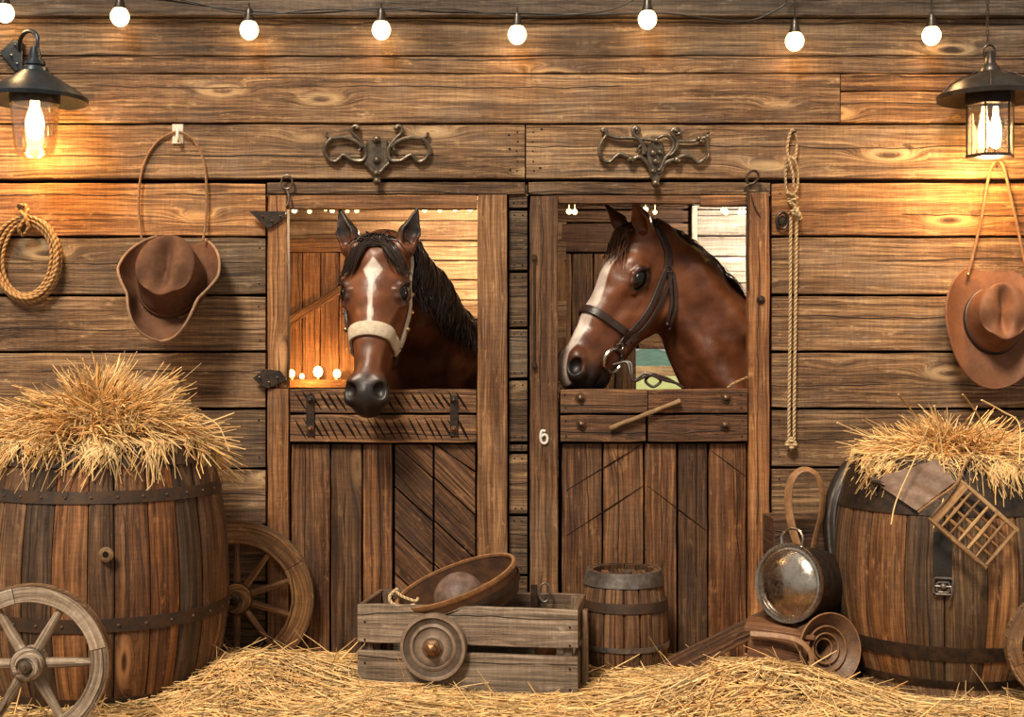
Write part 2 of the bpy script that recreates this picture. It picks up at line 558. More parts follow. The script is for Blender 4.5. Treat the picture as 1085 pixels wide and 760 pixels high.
M['strawbed'] = plain('crushed straw', (0.30, 0.165, 0.055), 0.9, var=0.6, scale=60, bump=1.0, dist=0.02, spec=0.1)
M['coat'] = None
M['grass'] = plain('meadow grass', (0.36, 0.46, 0.14), 0.9, scale=0.5, col2=(0.55, 0.56, 0.25), tone=False)
M['hill'] = plain('far hill', (0.10, 0.20, 0.16), 0.9, scale=0.3, tone=False)  # green lightened in the colour itself to imitate distant haze
M['bulb'] = emit('bulb glow', (1.0, 0.66, 0.33), 4.5)
M['bulb_hot'] = emit('lamp bulb glow', (1.0, 0.66, 0.30), 14.0)
M['fairy'] = emit('small light glow', (1.0, 0.58, 0.20), 7.0)
M['glass'] = glassy('clear glass')
M['earth'] = plain('earth floor', (0.12, 0.075, 0.04), 0.95, scale=6, bump=0.5, tone=False)


def light(name, loc, power, col, size=0.03, label=None):
    l = bpy.data.lights.new(name, 'POINT')
    l.energy = power
    l.color = col
    l.shadow_soft_size = size
    o = bpy.data.objects.new(name, l)
    o.location = loc
    C.objects.link(o)
    return o


WARM = (1.0, 0.56, 0.22)
TONES = [(1.0, 0.95, 0.9), (1.2, 1.0, 0.8), (0.72, 0.70, 0.68), (0.85, 0.82, 0.78), (1.05, 0.98, 0.92), (1.3, 1.02, 0.74)]


def pick(ts, v=0.1):
    t = random.choice(ts)
    k = rnd(1 - v, 1 + v)
    return tuple(c * k for c in t)


# ------------------------------------------------------------------ the wall
def nails(mb, x, ys, yf, r=0.004, mi=1):
    for py in ys:
        p = W(x + rnd(-1, 1), py, yf)
        lathe(mb, [(r, 0.0), (r * 0.9, 0.0015), (0, 0.0022)], (p.x, yf + 0.0005, p.z), (0, -1, 0), 8, (1, 1, 1), mi)


def make_wall():
    mb = MB()
    XL, XR = -170, 1260
    T = {'g': (0.58, 0.60, 0.63), 'd': (0.50, 0.47, 0.45), 'b': (1, 0.95, 0.9), 'o': (1.32, 1.03, 0.72), 'm': (0.80, 0.75, 0.70)}

    def jit(t):
        k = rnd(0.93, 1.07)
        return tuple(c * k for c in T[t])
    # above the photo's frame
    hb(mb, XL, XR, -62, -2, 0.004, 0.05, jit('d'))
    # full-width courses
    hb(mb, XL, XR, 19.5, 59, 0.002, 0.05, jit('g'))
    hb(mb, XL, XR, 59.8, 77.5, 0.0, 0.05, jit('m'))
    hb(mb, XL, 890, 78.6, 130, 0.003, 0.05, jit('b'))
    hb(mb, 891, XR, 78.6, 96.5, 0.001, 0.05, jit('o'))
    hb(mb, 891, XR, 97.4, 130, 0.004, 0.05, jit('o'))
    # pair of lintel boards over the doors
    hb(mb, XL, 556, 132.5, 189, -0.012, 0.06, jit('b'))
    hb(mb, 557.5, XR, 132.5, 189, -0.010, 0.06, jit('b'))
    nails(mb, 548, (140, 150, 160, 171, 181), -0.012)
    nails(mb, 565, (140, 150, 160, 171, 181), -0.010)
    nails(mb, 540, (143, 158, 180), -0.012, 0.006)
    nails(mb, 573, (137, 178), -0.010, 0.006)
    # left courses
    rows = [193, 251, 313, 373, 433.5, 497, 557, 618, 720]
    for i in range(8):
        t = 'ogbbdbmd'[i]
        hb(mb, XL, 281, rows[i] + 1.3, rows[i + 1] - 1.3, 0.002 + rnd(-0.003, 0.003), 0.05, jit(t))
        nails(mb, 275, (rows[i] + 12, rows[i + 1] - 12), 0.004)
    rows2 = [193, 251, 313, 373, 433.5, 496, 557, 618, 720]
    for i in range(8):
        t = 'obbbmmmd'[i]
        hb(mb, 818, XR, rows2[i] + 1.3, rows2[i + 1] - 1.3, 0.002 + rnd(-0.003, 0.003), 0.05, jit(t))
        nails(mb, 826, (rows2[i] + 12, rows2[i + 1] - 12), 0.004)
    # strips over the doors
    hb(mb, 283, 556, 193, 206, 0.0, 0.05, jit('m'))
    hb(mb, 560, 816, 193, 206, 0.0, 0.05, jit('m'))
    # narrow strip of boards between the doors
    rm = [193, 222, 288, 348, 402, 470, 480, 546, 610, 720]
    for i in range(9):
        hb(mb, 539.5, 558.5, rm[i] + 1.2, rm[i + 1] - 1.2, 0.012, 0.04, jit('dgdgdbmdd'[i]))
        nails(mb, 545, (rm[i] + 6, rm[i + 1] - 7), 0.013)
        nails(mb, 553, (rm[i] + 6, rm[i + 1] - 7), 0.013)
    # near-black sheet added behind so no light leaks, open at the two stalls
    z1 = W(0, -62).z

    def back(x0, x1, za, zb):
        a, b = (x0 - 542.5) / 240, (x1 - 542.5) / 240
        slab(mb, ((a + b) / 2, 0.065, (za + zb) / 2), b - a, zb - za, 0.02, X_, Z_, Y_, (1, 1, 1), jit=0, mi=2, seg=9)
    zo = W(0, 205).z
    back(XL, XR, zo, z1)
    back(XL, 290, FL, zo)
    back(530, 575, FL, zo)
    back(808, XR, FL, zo)
    o = mb.build('wall_back', [M['wall'], M['screw'], M['gap']])
    tag(o, 'barn wall of wide weathered horizontal boards', None, None, 'structure')
    mb = MB()
    hb(mb, XL, XR, 0, 16.5, -0.03, 0.07, (0.62, 0.60, 0.58))
    o = mb.build('trim_1', M['grey'])
    tag(o, 'grey squared beam along the top of the barn wall', None, None, 'structure')


make_wall()

# ------------------------------------------------------------------ stall doors


def bolt(mb, px, py, y, r=0.015, tone=(1, 1, 1)):
    p = W(px, py, y)
    lathe(mb, [(r * 1.5, 0), (r * 1.5, 0.003), (r * 0.95, 0.004), (r * 0.9, 0.012), (r * 0.55, 0.018), (0, 0.020)], (p.x, y, p.z), (0, -1, 0), 16, tone)


def poly_px(pts, y):
    return [(W(a, b, y).x, W(a, b, y).z) for a, b in pts]


def door_one():
    root = empty('door_1', W(410, 715, 0.0), 'stall door with striped rail under the horse that faces out', None, None, 'structure')
    f = MB()
    vb(f, 283.5, 304.5, 207, 410, -0.022, 0.07, (1.5, 1.28, 1.0))
    vb(f, 283.5, 305.5, 412, 722, -0.026, 0.07, (1.35, 1.15, 0.92))
    vb(f, 506, 537.5, 206.5, 722, -0.026, 0.08, (1.22, 1.12, 0.98))
    hb(f, 305.2, 505.2, 207, 221.5, -0.004, 0.05, (1.35, 1.15, 0.9))
    f.build('frame', M['frame'], root)
    for (a, b, yy) in ((412.5, 438, -0.030), (440, 469, -0.028)):
        r = MB()
        hb(r, 307.5, 504.5, a, b, yy, 0.045, (1.25, 1.15, 1.0))
        # worn diagonal saw cuts
        x = 318
        while x < 492:
            q0, q1 = W(x - 6, a + 1.5 + rnd(0, 3), yy - 0.0004), W(x + 7, b - 1.5 - rnd(0, 3), yy - 0.0004)
            rr = rnd(0.0030, 0.0058)
            tube(r, [q0, q0.lerp(q1, 0.3), q0.lerp(q1, 0.7), q1], [0.001, rr, rr, 0.001], 4, mi=1)
            x += rnd(7.0, 10.5)
        r.build('rail', [M['door'], M['gap']], root)
    p = MB()
    vb(p, 308.5, 349, 471, 722, 0.0, 0.04, (1.0, 0.88, 0.75))
    vb(p, 351, 383, 471, 722, 0.003, 0.04, (0.60, 0.56, 0.52))
    vb(p, 385, 415.5, 471, 722, 0.0, 0.04, (1.1, 0.92, 0.75))
    for (x0, x1) in ((418.5, 458.5), (460.5, 503.5)):
        # diagonal boards clipped to a column
        k0 = -46 * 3
        while k0 < 330:
            ya, yb = 471 + k0, 471 + k0 + 46
            sl = (x1 - x0) * 0.92
            pts = [(x0, ya), (x1, ya + sl), (x1, yb + sl - 2.2), (x0, yb - 2.2)]
            pts = [(x, min(max(y, 471), 722)) for x, y in pts]
            if x0 > 440:
                pts = [(x, min(max(y + 40 * 0.92, 471), 722)) for x, y in [(x0, ya), (x1, ya + sl), (x1, yb + sl - 2.2), (x0, yb - 2.2)]]
            uniq = []
            for q in pts:
                if not uniq or (abs(q[0] - uniq[-1][0]) + abs(q[1] - uniq[-1][1])) > 0.5:
                    uniq.append(q)
            if len(uniq) >= 3 and max(q[1] for q in uniq) - min(q[1] for q in uniq) > 4:
                pl = poly_px(uniq, 0.0)
                b0 = len(p.v)
                prism(p, pl, 0.0, 0.04, pick([(1, 0.9, 0.8), (0.75, 0.68, 0.6), (0.9, 0.8, 0.7)]), 0.002)
                sd = rnd(0, 80)
                cx, cz = sum(q[0] for q in pl) / len(pl), sum(q[1] for q in pl) / len(pl)
                for i in range(b0, len(p.v)):
                    x, y, z = p.v[i]
                    x, z = x - cx, z - cz
                    p.g[i] = ((x - z) * 0.707 + sd, (x + z) * 0.707, sd)
            k0 += 46
    bk = MB()
    p.build('board_panel', M['door'], root)
    vb(bk, 306, 505, 416, 722, 0.045, 0.012, (1, 1, 1))
    bk.build('backing', M['gap'], root)
    for px in (329, 481):
        s = MB()
        vb(s, px - 4.5, px + 4.5, 419, 462, -0.036, 0.006, (1, 1, 1), ch=0.001)
        bolt(s, px, 424, -0.036, 0.012)
        bolt(s, px, 455, -0.036, 0.010, (2.6, 1.9, 1.2))
        s.build('strap_hinge', M['iron'], root)
    for pts in ([(264, 224), (303, 224), (302, 231), (284, 243)], [(268, 401), (280, 391), (297, 393), (304, 403), (284, 412), (277, 409)]):
        s = MB()
        prism(s, poly_px(pts, -0.032), -0.036, -0.028, (1, 1.05, 1.1), 0.0015)
        cx, cy = sum(q[0] for q in pts) / len(pts), sum(q[1] for q in pts) / len(pts)
        for dx, dy in ((-10, -1), (9, -1), (0, 4)):
            bolt(s, cx + dx, cy + dy, -0.036, 0.0035, (2.2, 2.0, 1.8))
        s.build('hinge_plate', M['iron'], root)
    s = MB()
    c = W(304, 193, -0.022)
    R = 0.024
    tube(s, [c + Vector((R * math.cos(a), 0, R * 1.25 * math.sin(a))) for a in [2 * PI * i / 20 for i in range(20)]], 0.0045, 8, True)
    tube(s, spline([W(304, 201, -0.02), W(306, 208, -0.03), W(305, 216, -0.032), W(303, 219, -0.026)], 5), 0.0045, 8)
    s.build('ring_hook', M['zinc'], root)


def door_two():
    root = empty('door_2', W(690, 715, 0.0), 'stall door numbered 6 under the horse in profile', None, None, 'structure')
    f = MB()
    vb(f, 561.5, 591, 208, 722, -0.026, 0.08, (0.85, 0.78, 0.7))
    vb(f, 793.5, 815.5, 205, 722, -0.026, 0.08, (1.5, 1.2, 0.88))
    hb(f, 591.5, 742, 207, 216, 0.0, 0.05, (1.0, 0.88, 0.72))
    hb(f, 742.5, 793, 207, 218.5, -0.004, 0.05, (1.5, 1.2, 0.85))
    f.build('frame', M['frame'], root)
    for (a, b, yy, t, t2) in ((412.5, 438, -0.030, (0.95, 0.85, 0.75), (1.05, 0.88, 0.72)), (440, 468.5, -0.028, (0.75, 0.66, 0.56), (0.95, 0.85, 0.75))):
        r = MB()
        hb(r, 594, 686 if a < 430 else 684, a, b, yy, 0.045, t)
        hb(r, 687, 792, a, b, yy, 0.045, t2)
        nails(r, 599, (a + 6, b - 6), yy)
        nails(r, 786, (a + 6, b - 6), yy)
        r.build('rail', [M['door'], M['screw']], root)
    p = MB()
    xs = [594.5, 638.5, 682.5, 718, 750.5, 792]
    tn = [(0.85, 0.75, 0.66), (0.88, 0.74, 0.60), (0.95, 0.8, 0.66), (0.62, 0.58, 0.53), (1.15, 0.92, 0.68)]
    for i in range(5):
        vb(p, xs[i] + 1, xs[i + 1] - 1.2, 470.5, 722, 0.0 + 0.003 * (i % 2), 0.04, tn[i])
    for (a, b) in (((600, 520), (680, 471)), ((600, 568), (681, 515)), ((686, 515), (748, 562)), ((754, 478), (790, 505))):
        q0, q1 = W(*a, -0.0005), W(*b, -0.0005)
        tube(p, [q0, q0.lerp(q1, .5), q1], [0.0012, 0.0026, 0.0012], 4, mi=1)
    p.build('board_panel', [M['door'], M['gap']], root)
    bk = MB()
    vb(bk, 592, 793, 416, 722, 0.045, 0.012, (1, 1, 1))
    bk.build('backing', M['gap'], root)
    for (px, py) in ((615, 422), (769, 422), (616, 450), (768, 451)):
        s = MB()
        bolt(s, px, py, -0.030, 0.016, (1.8, 1.4, 1.05))
        s.build('bolt', M['iron'], root)
    s = MB()
    q0, q1 = W(646, 454, -0.044), W(721, 425, -0.050)
    n = 12
    tube(s, [q0.lerp(q1, i / n) + Vector((0, 0, rnd(-.0012, .0012))) for i in range(n + 1)], [0.010 + rnd(-.0008, .0008) + (0.002 if i in (1, n) else 0) for i in range(n + 1)], 12)
    s.g = [(a + 3, b * 0.05, 4.4) for a, b, c in s.g]
    s.build('wooden_handle', M['stick'], root)
    s = MB()
    tube(s, [W(566, 270 + i * 12, -0.036) for i in range(11)], 0.0045, 8)
    for py in (273, 387):
        lathe(s, [(0.006, -0.012), (0.011, -0.010), (0.011, 0.010), (0.006, 0.012)], W(566, py, -0.036), (0, 0, 1), 12)
    s.build('bolt_rod', M['iron'], root)
    # the painted numeral 6
    s = MB()
    k = 0.081
    pt = [(290, 345), (245, 340), (228, 385), (228, 445), (240, 490), (272, 508), (308, 490), (318, 440), (300, 398), (268, 392), (240, 415)]
    tube(s, spline([W(555 + a * 0.0789, 430 + b * 0.0789, -0.030) for a, b in pt], 6), 0.0062, 8, up=(0, -1, 0))
    s.build('numeral', M['white'], root)
    s = MB()
    bolt(s, 806, 318, -0.026, 0.013)
    s.build('iron_knob', M['iron'], root)
    # hook with hanging strap beside the opening
    s = MB()
    tube(s, spline([W(796, 197, -0.03), W(791, 192, -0.038), W(793, 184, -0.04), W(800, 181, -0.04), W(804, 187, -0.04), W(799, 194, -0.036), W(791, 197, -0.034), W(789, 204, -0.032)], 6), 0.0055, 8)
    tube(s, spline([W(792, 196, -0.034), W(793, 225, -0.036), W(792, 260, -0.036), W(793, 308, -0.036)], 6), 0.0045, 8)
    tube(s, spline([W(796, 206, -0.034), W(799, 218, -0.034), W(805, 229, -0.030)], 6), 0.003, 8)
    s.build('latch_strap', M['iron'], root)


door_one()
door_two()

# ------------------------------------------------------------------ ground


def slab_simple(name, x0, x1, y0, y1, z0, z1, mat, kind='structure', label=None):
    mb = MB()
    mb.add([(x0, y0, z0), (x1, y0, z0), (x1, y1, z0), (x0, y1, z0), (x0, y0, z1), (x1, y0, z1), (x1, y1, z1), (x0, y1, z1)],
           [(3, 2, 1, 0), (4, 5, 6, 7), (0, 1, 5, 4), (1, 2, 6, 5), (2, 3, 7, 6), (3, 0, 4, 7)])
    o = mb.build(name, mat, smooth=False)
    tag(o, label, None, None, kind)
    return o


slab_simple('floor', -5.5, 5.5, -7.0, 2.6, FL - 0.1, FL, M['earth'], label='earth floor under the straw')

# ------------------------------------------------------------------ stalls behind the doors
# pixel rectangles below are read at the far wall's own depth
YB = 2.4


def stall_walls():
    mb = MB()
    # first stall: boarded back, pale planks with a plank door
    ys = list(range(150, 760, 21))
    for i in range(len(ys) - 1):
        hb(mb, 250, 600, ys[i] + 0.7, ys[i + 1] - 0.7, YB + rnd(-.006, .006), 0.03, pick([(1, 0.98, 0.95), (1.1, 1.05, 1.0), (0.85, 0.8, 0.75)]))
    slab(mb, (-0.85, YB + 0.05, 1.4), 2.2, 3.0, 0.02, X_, Z_, Y_, (0.3, 0.25, 0.2), seg=9)
    o = mb.build('wall_stall_back', M['pale'])
    tag(o, 'pale boarded wall at the back of the first stall', None, None, 'structure')
    d = empty('plank_door', W(350, 620, YB - 0.03), 'brown plank door with diagonal brace behind the horse wearing the cream halter', 'door')
    mb = MB()
    for i in range(6):
        vb(mb, 262 + i * 19.5, 280.5 + i * 19.5, 268, 640, YB - 0.04, 0.03, pick([(0.9, 0.75, 0.6), (1, 0.8, 0.62)]))
    mb.build('board_panel', M['frame'], d)
    mb = MB()
    a, b = W(300, 345, YB - 0.06), W(372, 300, YB - 0.06)
    dd = (b - a).normalized()
    slab(mb, (a + b) / 2, (b - a).length, 0.05, 0.02, dd, dd.cross(Y_), Y_, (0.8, 0.7, 0.6))
    mb.build('brace', M['frame'], d)
    mb = MB()
    hb(mb, 255, 385, 252, 267, YB - 0.06, 0.05, (0.9, 0.75, 0.6))
    mb.build('head_rail', M['frame'], d)
    # ledge with little lights
    s = MB()
    hb(s, 296, 500, 403, 411, YB - 0.16, 0.14, (1.1, 1.0, 0.85))
    led = s.build('wooden_shelf', M['frame'])
    tag(led, 'narrow wooden shelf under the small glowing lights inside the stall', 'shelf')
    for i, (px, py, r) in enumerate(((309, 396, 3.6), (320, 399, 2.6), (337, 394, 5.0), (357, 396, 4.0))):
        s = MB()
        q = W(px, py, YB - 0.11)
        ball(s, q, r * S(YB - 0.11), seg=16, sq=1.2)
        o = s.build('small_light', M['fairy'])
        tag(o, ('small round glowing light on the shelf, beside the door post', 'smallest glowing light on the shelf, next to the post-side light', 'tallest glowing light on the shelf, third from the door post', 'round glowing light on the shelf, closest to the horse')[i], 'light', 'small glowing lights on the stall shelf')
        z0 = W(px, 403, YB - 0.16).z
        s = MB()
        lathe(s, [(0.0, 0), (0.012, 0), (0.012, 0.008), (0.008, max(0.012, q.z - z0 - r * S(YB - 0.11)))], (q.x, q.y, z0), (0, 0, 1), 12)
        b = s.build('holder', M['brass'])
        b.parent = o
    # second stall back: brown boards, pale bright siding, low opening on a meadow
    mb = MB()
    ys = [150, 190, 222, 236, 268]
    for i in range(4):
        hb(mb, 560, 735, ys[i] + 1, ys[i + 1] - 1, YB, 0.03, pick([(0.75, 0.68, 0.6), (0.6, 0.55, 0.5)]))
    for i in range(5):
        vb(mb, 560 + i * 23, 582 + i * 23, 269, 640, YB, 0.03, pick([(0.75, 0.7, 0.55), (0.95, 0.85, 0.65)]))
    for i in range(6):
        hb(mb, 677, 745, 269 + i * 17, 285 + i * 17, YB, 0.03, pick([(1.1, 1, 0.85), (0.9, 0.8, 0.68)]))
    hb(mb, 672, 900, 440, 700, YB, 0.03, (0.8, 0.7, 0.6))
    hb(mb, 555, 900, 140, 370, YB + 0.04, 0.02, (0.25, 0.2, 0.16), seg=9)
    vb(mb, 555, 674, 140, 720, YB + 0.04, 0.02, (0.25, 0.2, 0.16), seg=9)
    o = mb.build('wall_stall_right', M['frame'])
    tag(o, 'brown boarded wall at the back of the second stall', None, None, 'structure')
    mb = MB()
    ys = [150, 200, 222, 250, 272, 300, 325, 371]
    for i in range(7):
        hb(mb, 737, 900, ys[i] + 0.8, ys[i + 1] - 0.8, YB - 0.005, 0.03, pick([(1.15, 1.15, 1.12), (1.3, 1.28, 1.22), (0.95, 0.95, 0.95)]))
    vb(mb, 733, 739, 150, 371, YB - 0.03, 0.03, (1.5, 1.5, 1.45))
    o = mb.build('wall_stall_siding', M['lime'])
    tag(o, 'pale siding boards behind the crest of the horse in profile', None, None, 'structure')
    # side and middle partitions, roof
    zc = 2.35
    for nm, xa, lb in (('wall_left', -1.55, 'side wall of the first stall'), ('wall_middle', 0.13, 'partition between the two stalls'), ('wall_right', 2.0, 'side wall of the second stall')):
        mb = MB()
        for i in range(12):
            slab(mb, (xa, 1.25, FL + 0.1 + i * 0.2), 2.3, 0.196, 0.03, Y_, Z_, X_, (0.8, 0.7, 0.6))
        tag(mb.build(nm, M['frame']), lb, None, None, 'structure')
    slab_simple('ceiling', -1.6, 2.05, 0.08, 2.5, zc, zc + 0.04, M['gap'], label='dark boards over the stalls')
    slab_simple('floor_meadow', -70, 110, 2.62, 180, -0.25, -0.12, M['grass'], label='green meadow behind the barn')
    # far hill
    V, Q = [], []
    nx, ny = 40, 10
    mb = MB()
    vs = []
    for j in range(ny):
        for i in range(nx):
            x = -60 + 160 * i / (nx - 1)
            y = 148 + 24 * j / (ny - 1)
            h = 9.5 * math.exp(-((x - 18) / 5) ** 2) + 3.0 * math.exp(-((x - 2) / 9) ** 2) + 0.5 * math.sin(x * 0.7)
            vs.append((x, y, -0.3 + max(0, h) * math.sin(PI * j / (ny - 1) * 0.5 + 0.02) * 0.33))
    fs = [(j * nx + i, j * nx + i + 1, (j + 1) * nx + i + 1, (j + 1) * nx + i) for j in range(ny - 1) for i in range(nx - 1)]
    mb.add(vs, fs)
    tag(mb.build('distant_hill', M['hill']), 'dark green hill beyond the meadow seen under the horse chin', 'hill')
    # rail fence in the meadow
    fe = empty('meadow_fence', (2.0, 6.0, -0.12), 'pale rail fence standing in the meadow behind the stall', 'fence')
    for z in (0.72, 0.95, 1.18):
        mb = MB()
        slab(mb, (1.0, 6.0, z), 8.0, 0.09, 0.03, X_, Z_, Y_, (1.3, 1.3, 1.2), seg=0.5)
        mb.build('fence_rail', M['pale'], fe)
    for x in (-2.8, -1.2, 0.4, 1.95, 3.4, 4.8):
        mb = MB()
        slab(mb, (x, 6.05, 0.55), 1.45, 0.1, 0.08, Z_, X_, Y_, (1.2, 1.2, 1.1))
        mb.build('fence_post', M['pale'], fe)
    # little lights hung behind the lintels
    for (nm, xs, lb) in (('fairy_lights', [312, 328, 345, 352, 368, 378, 450, 466, 482, 498], 'row of tiny warm lights behind the lintel of the stall with the facing horse'),
                         ('fairy_lights', [603, 609, 684, 694, 766, 769, 784, 788], 'row of tiny warm lights behind the lintel of the stall numbered 6')):
        e = empty(nm, W(sum(xs) / len(xs), 210, 0.44), lb, 'string lights')
        s = MB()
        tube(s, [W(xs[0] - 4 + (xs[-1] - xs[0] + 8) * i / 12, 218 + 1.0 * math.sin(i * 2.0), 0.44) for i in range(13)], 0.002, 6)
        s.build('cable', M['cable'], e)
        for x in xs:
            s = MB()
            ball(s, W(x, 223.5 + rnd(-1.5, 1.5) + (0 if x < 560 else 0), 0.44), rnd(0.007, 0.014), seg=10)
            tube(s, [W(x, 217, 0.44), W(x, 222, 0.44)], 0.0015, 5)
            s.build('bulb', M['fairy'], e)
    # unseen lamps added under the stall ceilings to brighten the stalls
    for (x, y, pw, lb) in ((-0.30, 1.75, 52, 'unseen lamp added to brighten the first stall'), (1.55, 1.75, 46, 'unseen lamp added to brighten the second stall')):
        e = empty('added_stall_lamp', (x, y, zc), lb, 'lamp')
        s = MB()
        ball(s, (x, y, zc - 0.14), 0.05, seg=18)
        s.build('bulb', M['bulb'], e)
        s = MB()
        lathe(s, [(0.0, 0.0), (0.05, 0.0), (0.05, -0.012), (0.02, -0.02), (0.016, -0.1), (0.0, -0.1)][::-1], (x, y, zc), (0, 0, 1), 20)
        s.build('added_lamp_cap', M['lampmetal'], e)
        light('added stall light', (x, y, zc - 0.24), pw, (1.0, 0.74, 0.47) if x < 0 else (1.0, 0.84, 0.66), 0.06)
    light('ledge glow', W(330, 388, YB - 0.3), 9.0, (1.0, 0.50, 0.14), 0.03)


stall_walls()
# ------------------------------------------------------------------ string lights


def string_lights():
    root = empty('string_lights', W(540, 2, -0.06), 'string of small glowing bulbs along the top of the barn wall', 'string lights')
    Y = -0.075
    s = MB()
    pts = [W(-60, -30, Y), W(5, -8, Y), W(60, -16, Y), W(127, -6, Y), W(180, 1, Y), W(264, 11.5, Y), W(330, 14, Y), W(404, 9, Y), W(470, 13, Y), W(548, 14, Y), W(620, 16, Y), W(700, 14, Y), W(760, 21, Y), W(795, 22, Y), W(830, 6, Y), W(842, -12, Y), W(920, -24, Y), W(987, -12, Y), W(1060, -22, Y), W(1150, -10, Y)]
    tube(s, spline(pts, 7), 0.0042, 8)
    pts2 = [W(100, -4, Y - .01), W(180, -2, Y - .01), W(264, 15, Y - .012), W(340, 10, Y - .012), W(404, 12, Y - .01), W(470, 9, Y - .01), W(548, 17, Y - .01), W(640, 12, Y), W(690, -10, Y)]
    tube(s, spline(pts2, 7), 0.003, 8)
    s.build('cable', M['cable'], root)
    for (px, py) in ((5, 13), (127, 17), (264, 31), (404, 31), (548, 36), (686, 20), (842, 43), (987, 37)):
        c = W(px, py, Y)
        k = S(Y)
        s = MB()
        top = py - 20 if px < 800 else py - 55
        hang = W(px, top, Y)
        lathe(s, [(0.0, 0.0), (6.5 * k, 0.0), (6.6 * k, 2.5 * k), (4.5 * k, 8 * k), (3.8 * k, 14 * k), (1.8 * k, 17 * k), (0.0, 17 * k)], c + Vector((0, 0, 6.0 * k)), (0, 0, 1), 16)
        q = c + Vector((0, 0, 22 * k))
        zt = W(px, -16, Y).z if px > 800 else q.z + 6 * k
        tube(s, [q, Vector((q.x, q.y, zt))], 0.003, 8)
        so = s.build('socket', M['lampmetal'], root)
        s = MB()
        R = 10 * k
        lathe(s, [(0, -R * 1.08)] + [(R * math.sin(a), -R * 1.08 * math.cos(a)) for a in [0.3, 0.6, 0.9, 1.2, 1.5, 1.8]] + [(R * 0.80, R * 0.62), (R * 0.58, R * 0.92), (0.0, R * 0.95)], c + Vector((0, 0, -0.5 * k)), (0, 0, 1), 20)
        b = s.build('bulb', M['bulb'])
        b.parent = so
        b.matrix_parent_inverse = so.matrix_world.inverted() if False else Matrix.Translation(root.location).inverted() @ Matrix.Identity(4) if False else Matrix.Identity(4)
        light('bulb light', c + Vector((0, -0.03, -0.045)), 1.3, WARM, 0.03)


def fix_sub(child, part):
    """keep a sub-part, modelled in world coordinates, where it was modelled"""
    bpy.context.view_layer.update()
    child.parent = part
    child.matrix_parent_inverse = part.matrix_world.inverted()


string_lights()

# ------------------------------------------------------------------ lanterns


def wall_lantern():
    yb = -0.20
    c = W(37, 100, yb)
    k = S(yb)
    root = empty('wall_lantern', W(25, 60, -0.02), 'lit lantern with blue-grey cone shade on a gooseneck wall bracket', 'lantern')

    def z(py):
        return W(0, py, yb).z
    s = MB()
    prism(s, poly_px([(0, 56), (15, 41), (24, 45), (24, 74), (17, 76)], -0.014), -0.022, -0.004, bev=0.003)
    for a, b in ((12, 59), (16, 48), (18, 68)):
        bolt(s, a, b, -0.022, 0.004, (3, 3, 3))
    s.build('mounting_plate', M['gunmetal'], root)
    s = MB()
    tube(s, spline([W(21, 53, -0.02), W(21, 45, -0.06), W(24, 37, -0.11), W(30, 33, -0.15), W(37, 35, -0.18), W(40, 42, -0.195), W(39, 52, yb), W(38, 60, yb)], 6), 0.0095, 12)
    s.build('arm', M['gunmetal'], root)
    s = MB()
    h = lambda py: z(py) - c.z
    lathe(s, [(4.5 * k, h(50)), (6 * k, h(57)), (7 * k, h(64)), (10.5 * k, h(65)), (11 * k, h(69)), (9.5 * k, h(70)), (13.5 * k, h(72)), (14.5 * k, h(76)), (20 * k, h(80)), (32 * k, h(88)), (46 * k, h(96)), (55 * k, h(104)), (54 * k, h(108)), (52 * k, h(107)), (44 * k, h(100)), (30 * k, h(92)), (14 * k, h(86)), (0, h(84))][::-1], c, (0, 0, 1), 48)
    s.build('shade', M['gunmetal'], root)
    s = MB()
    lathe(s, [(25 * k, h(92)), (26 * k, h(107)), (25 * k, h(111)), (22 * k, h(110)), (22 * k, h(92))][::-1], c, (0, 0, 1), 32)
    s.build('collar', M['lampmetal'], root)
    s = MB()
    lathe(s, [(25 * k, h(110)), (24.5 * k, h(125)), (22.5 * k, h(145)), (20.5 * k, h(160)), (18 * k, h(165)), (0, h(166)), (0, h(163)), (17 * k, h(162)), (19.5 * k, h(158)), (21.5 * k, h(144)), (23.5 * k, h(125)), (24 * k, h(110))][::-1], c, (0, 0, 1), 40)
    s.build('glass', M['glass'], root)
    s = MB()
    lathe(s, [(0, h(149)), (5 * k, h(147)), (9 * k, h(139)), (10 * k, h(130)), (8 * k, h(121)), (5 * k, h(113)), (4.5 * k, h(106)), (0, h(106))], c, (0, 0, 1), 24)
    s.build('bulb', M['bulb_hot'], root)
    light('lantern light', (c.x, c.y - 0.0, h(130) + c.z - 0.09), 18, WARM, 0.06)


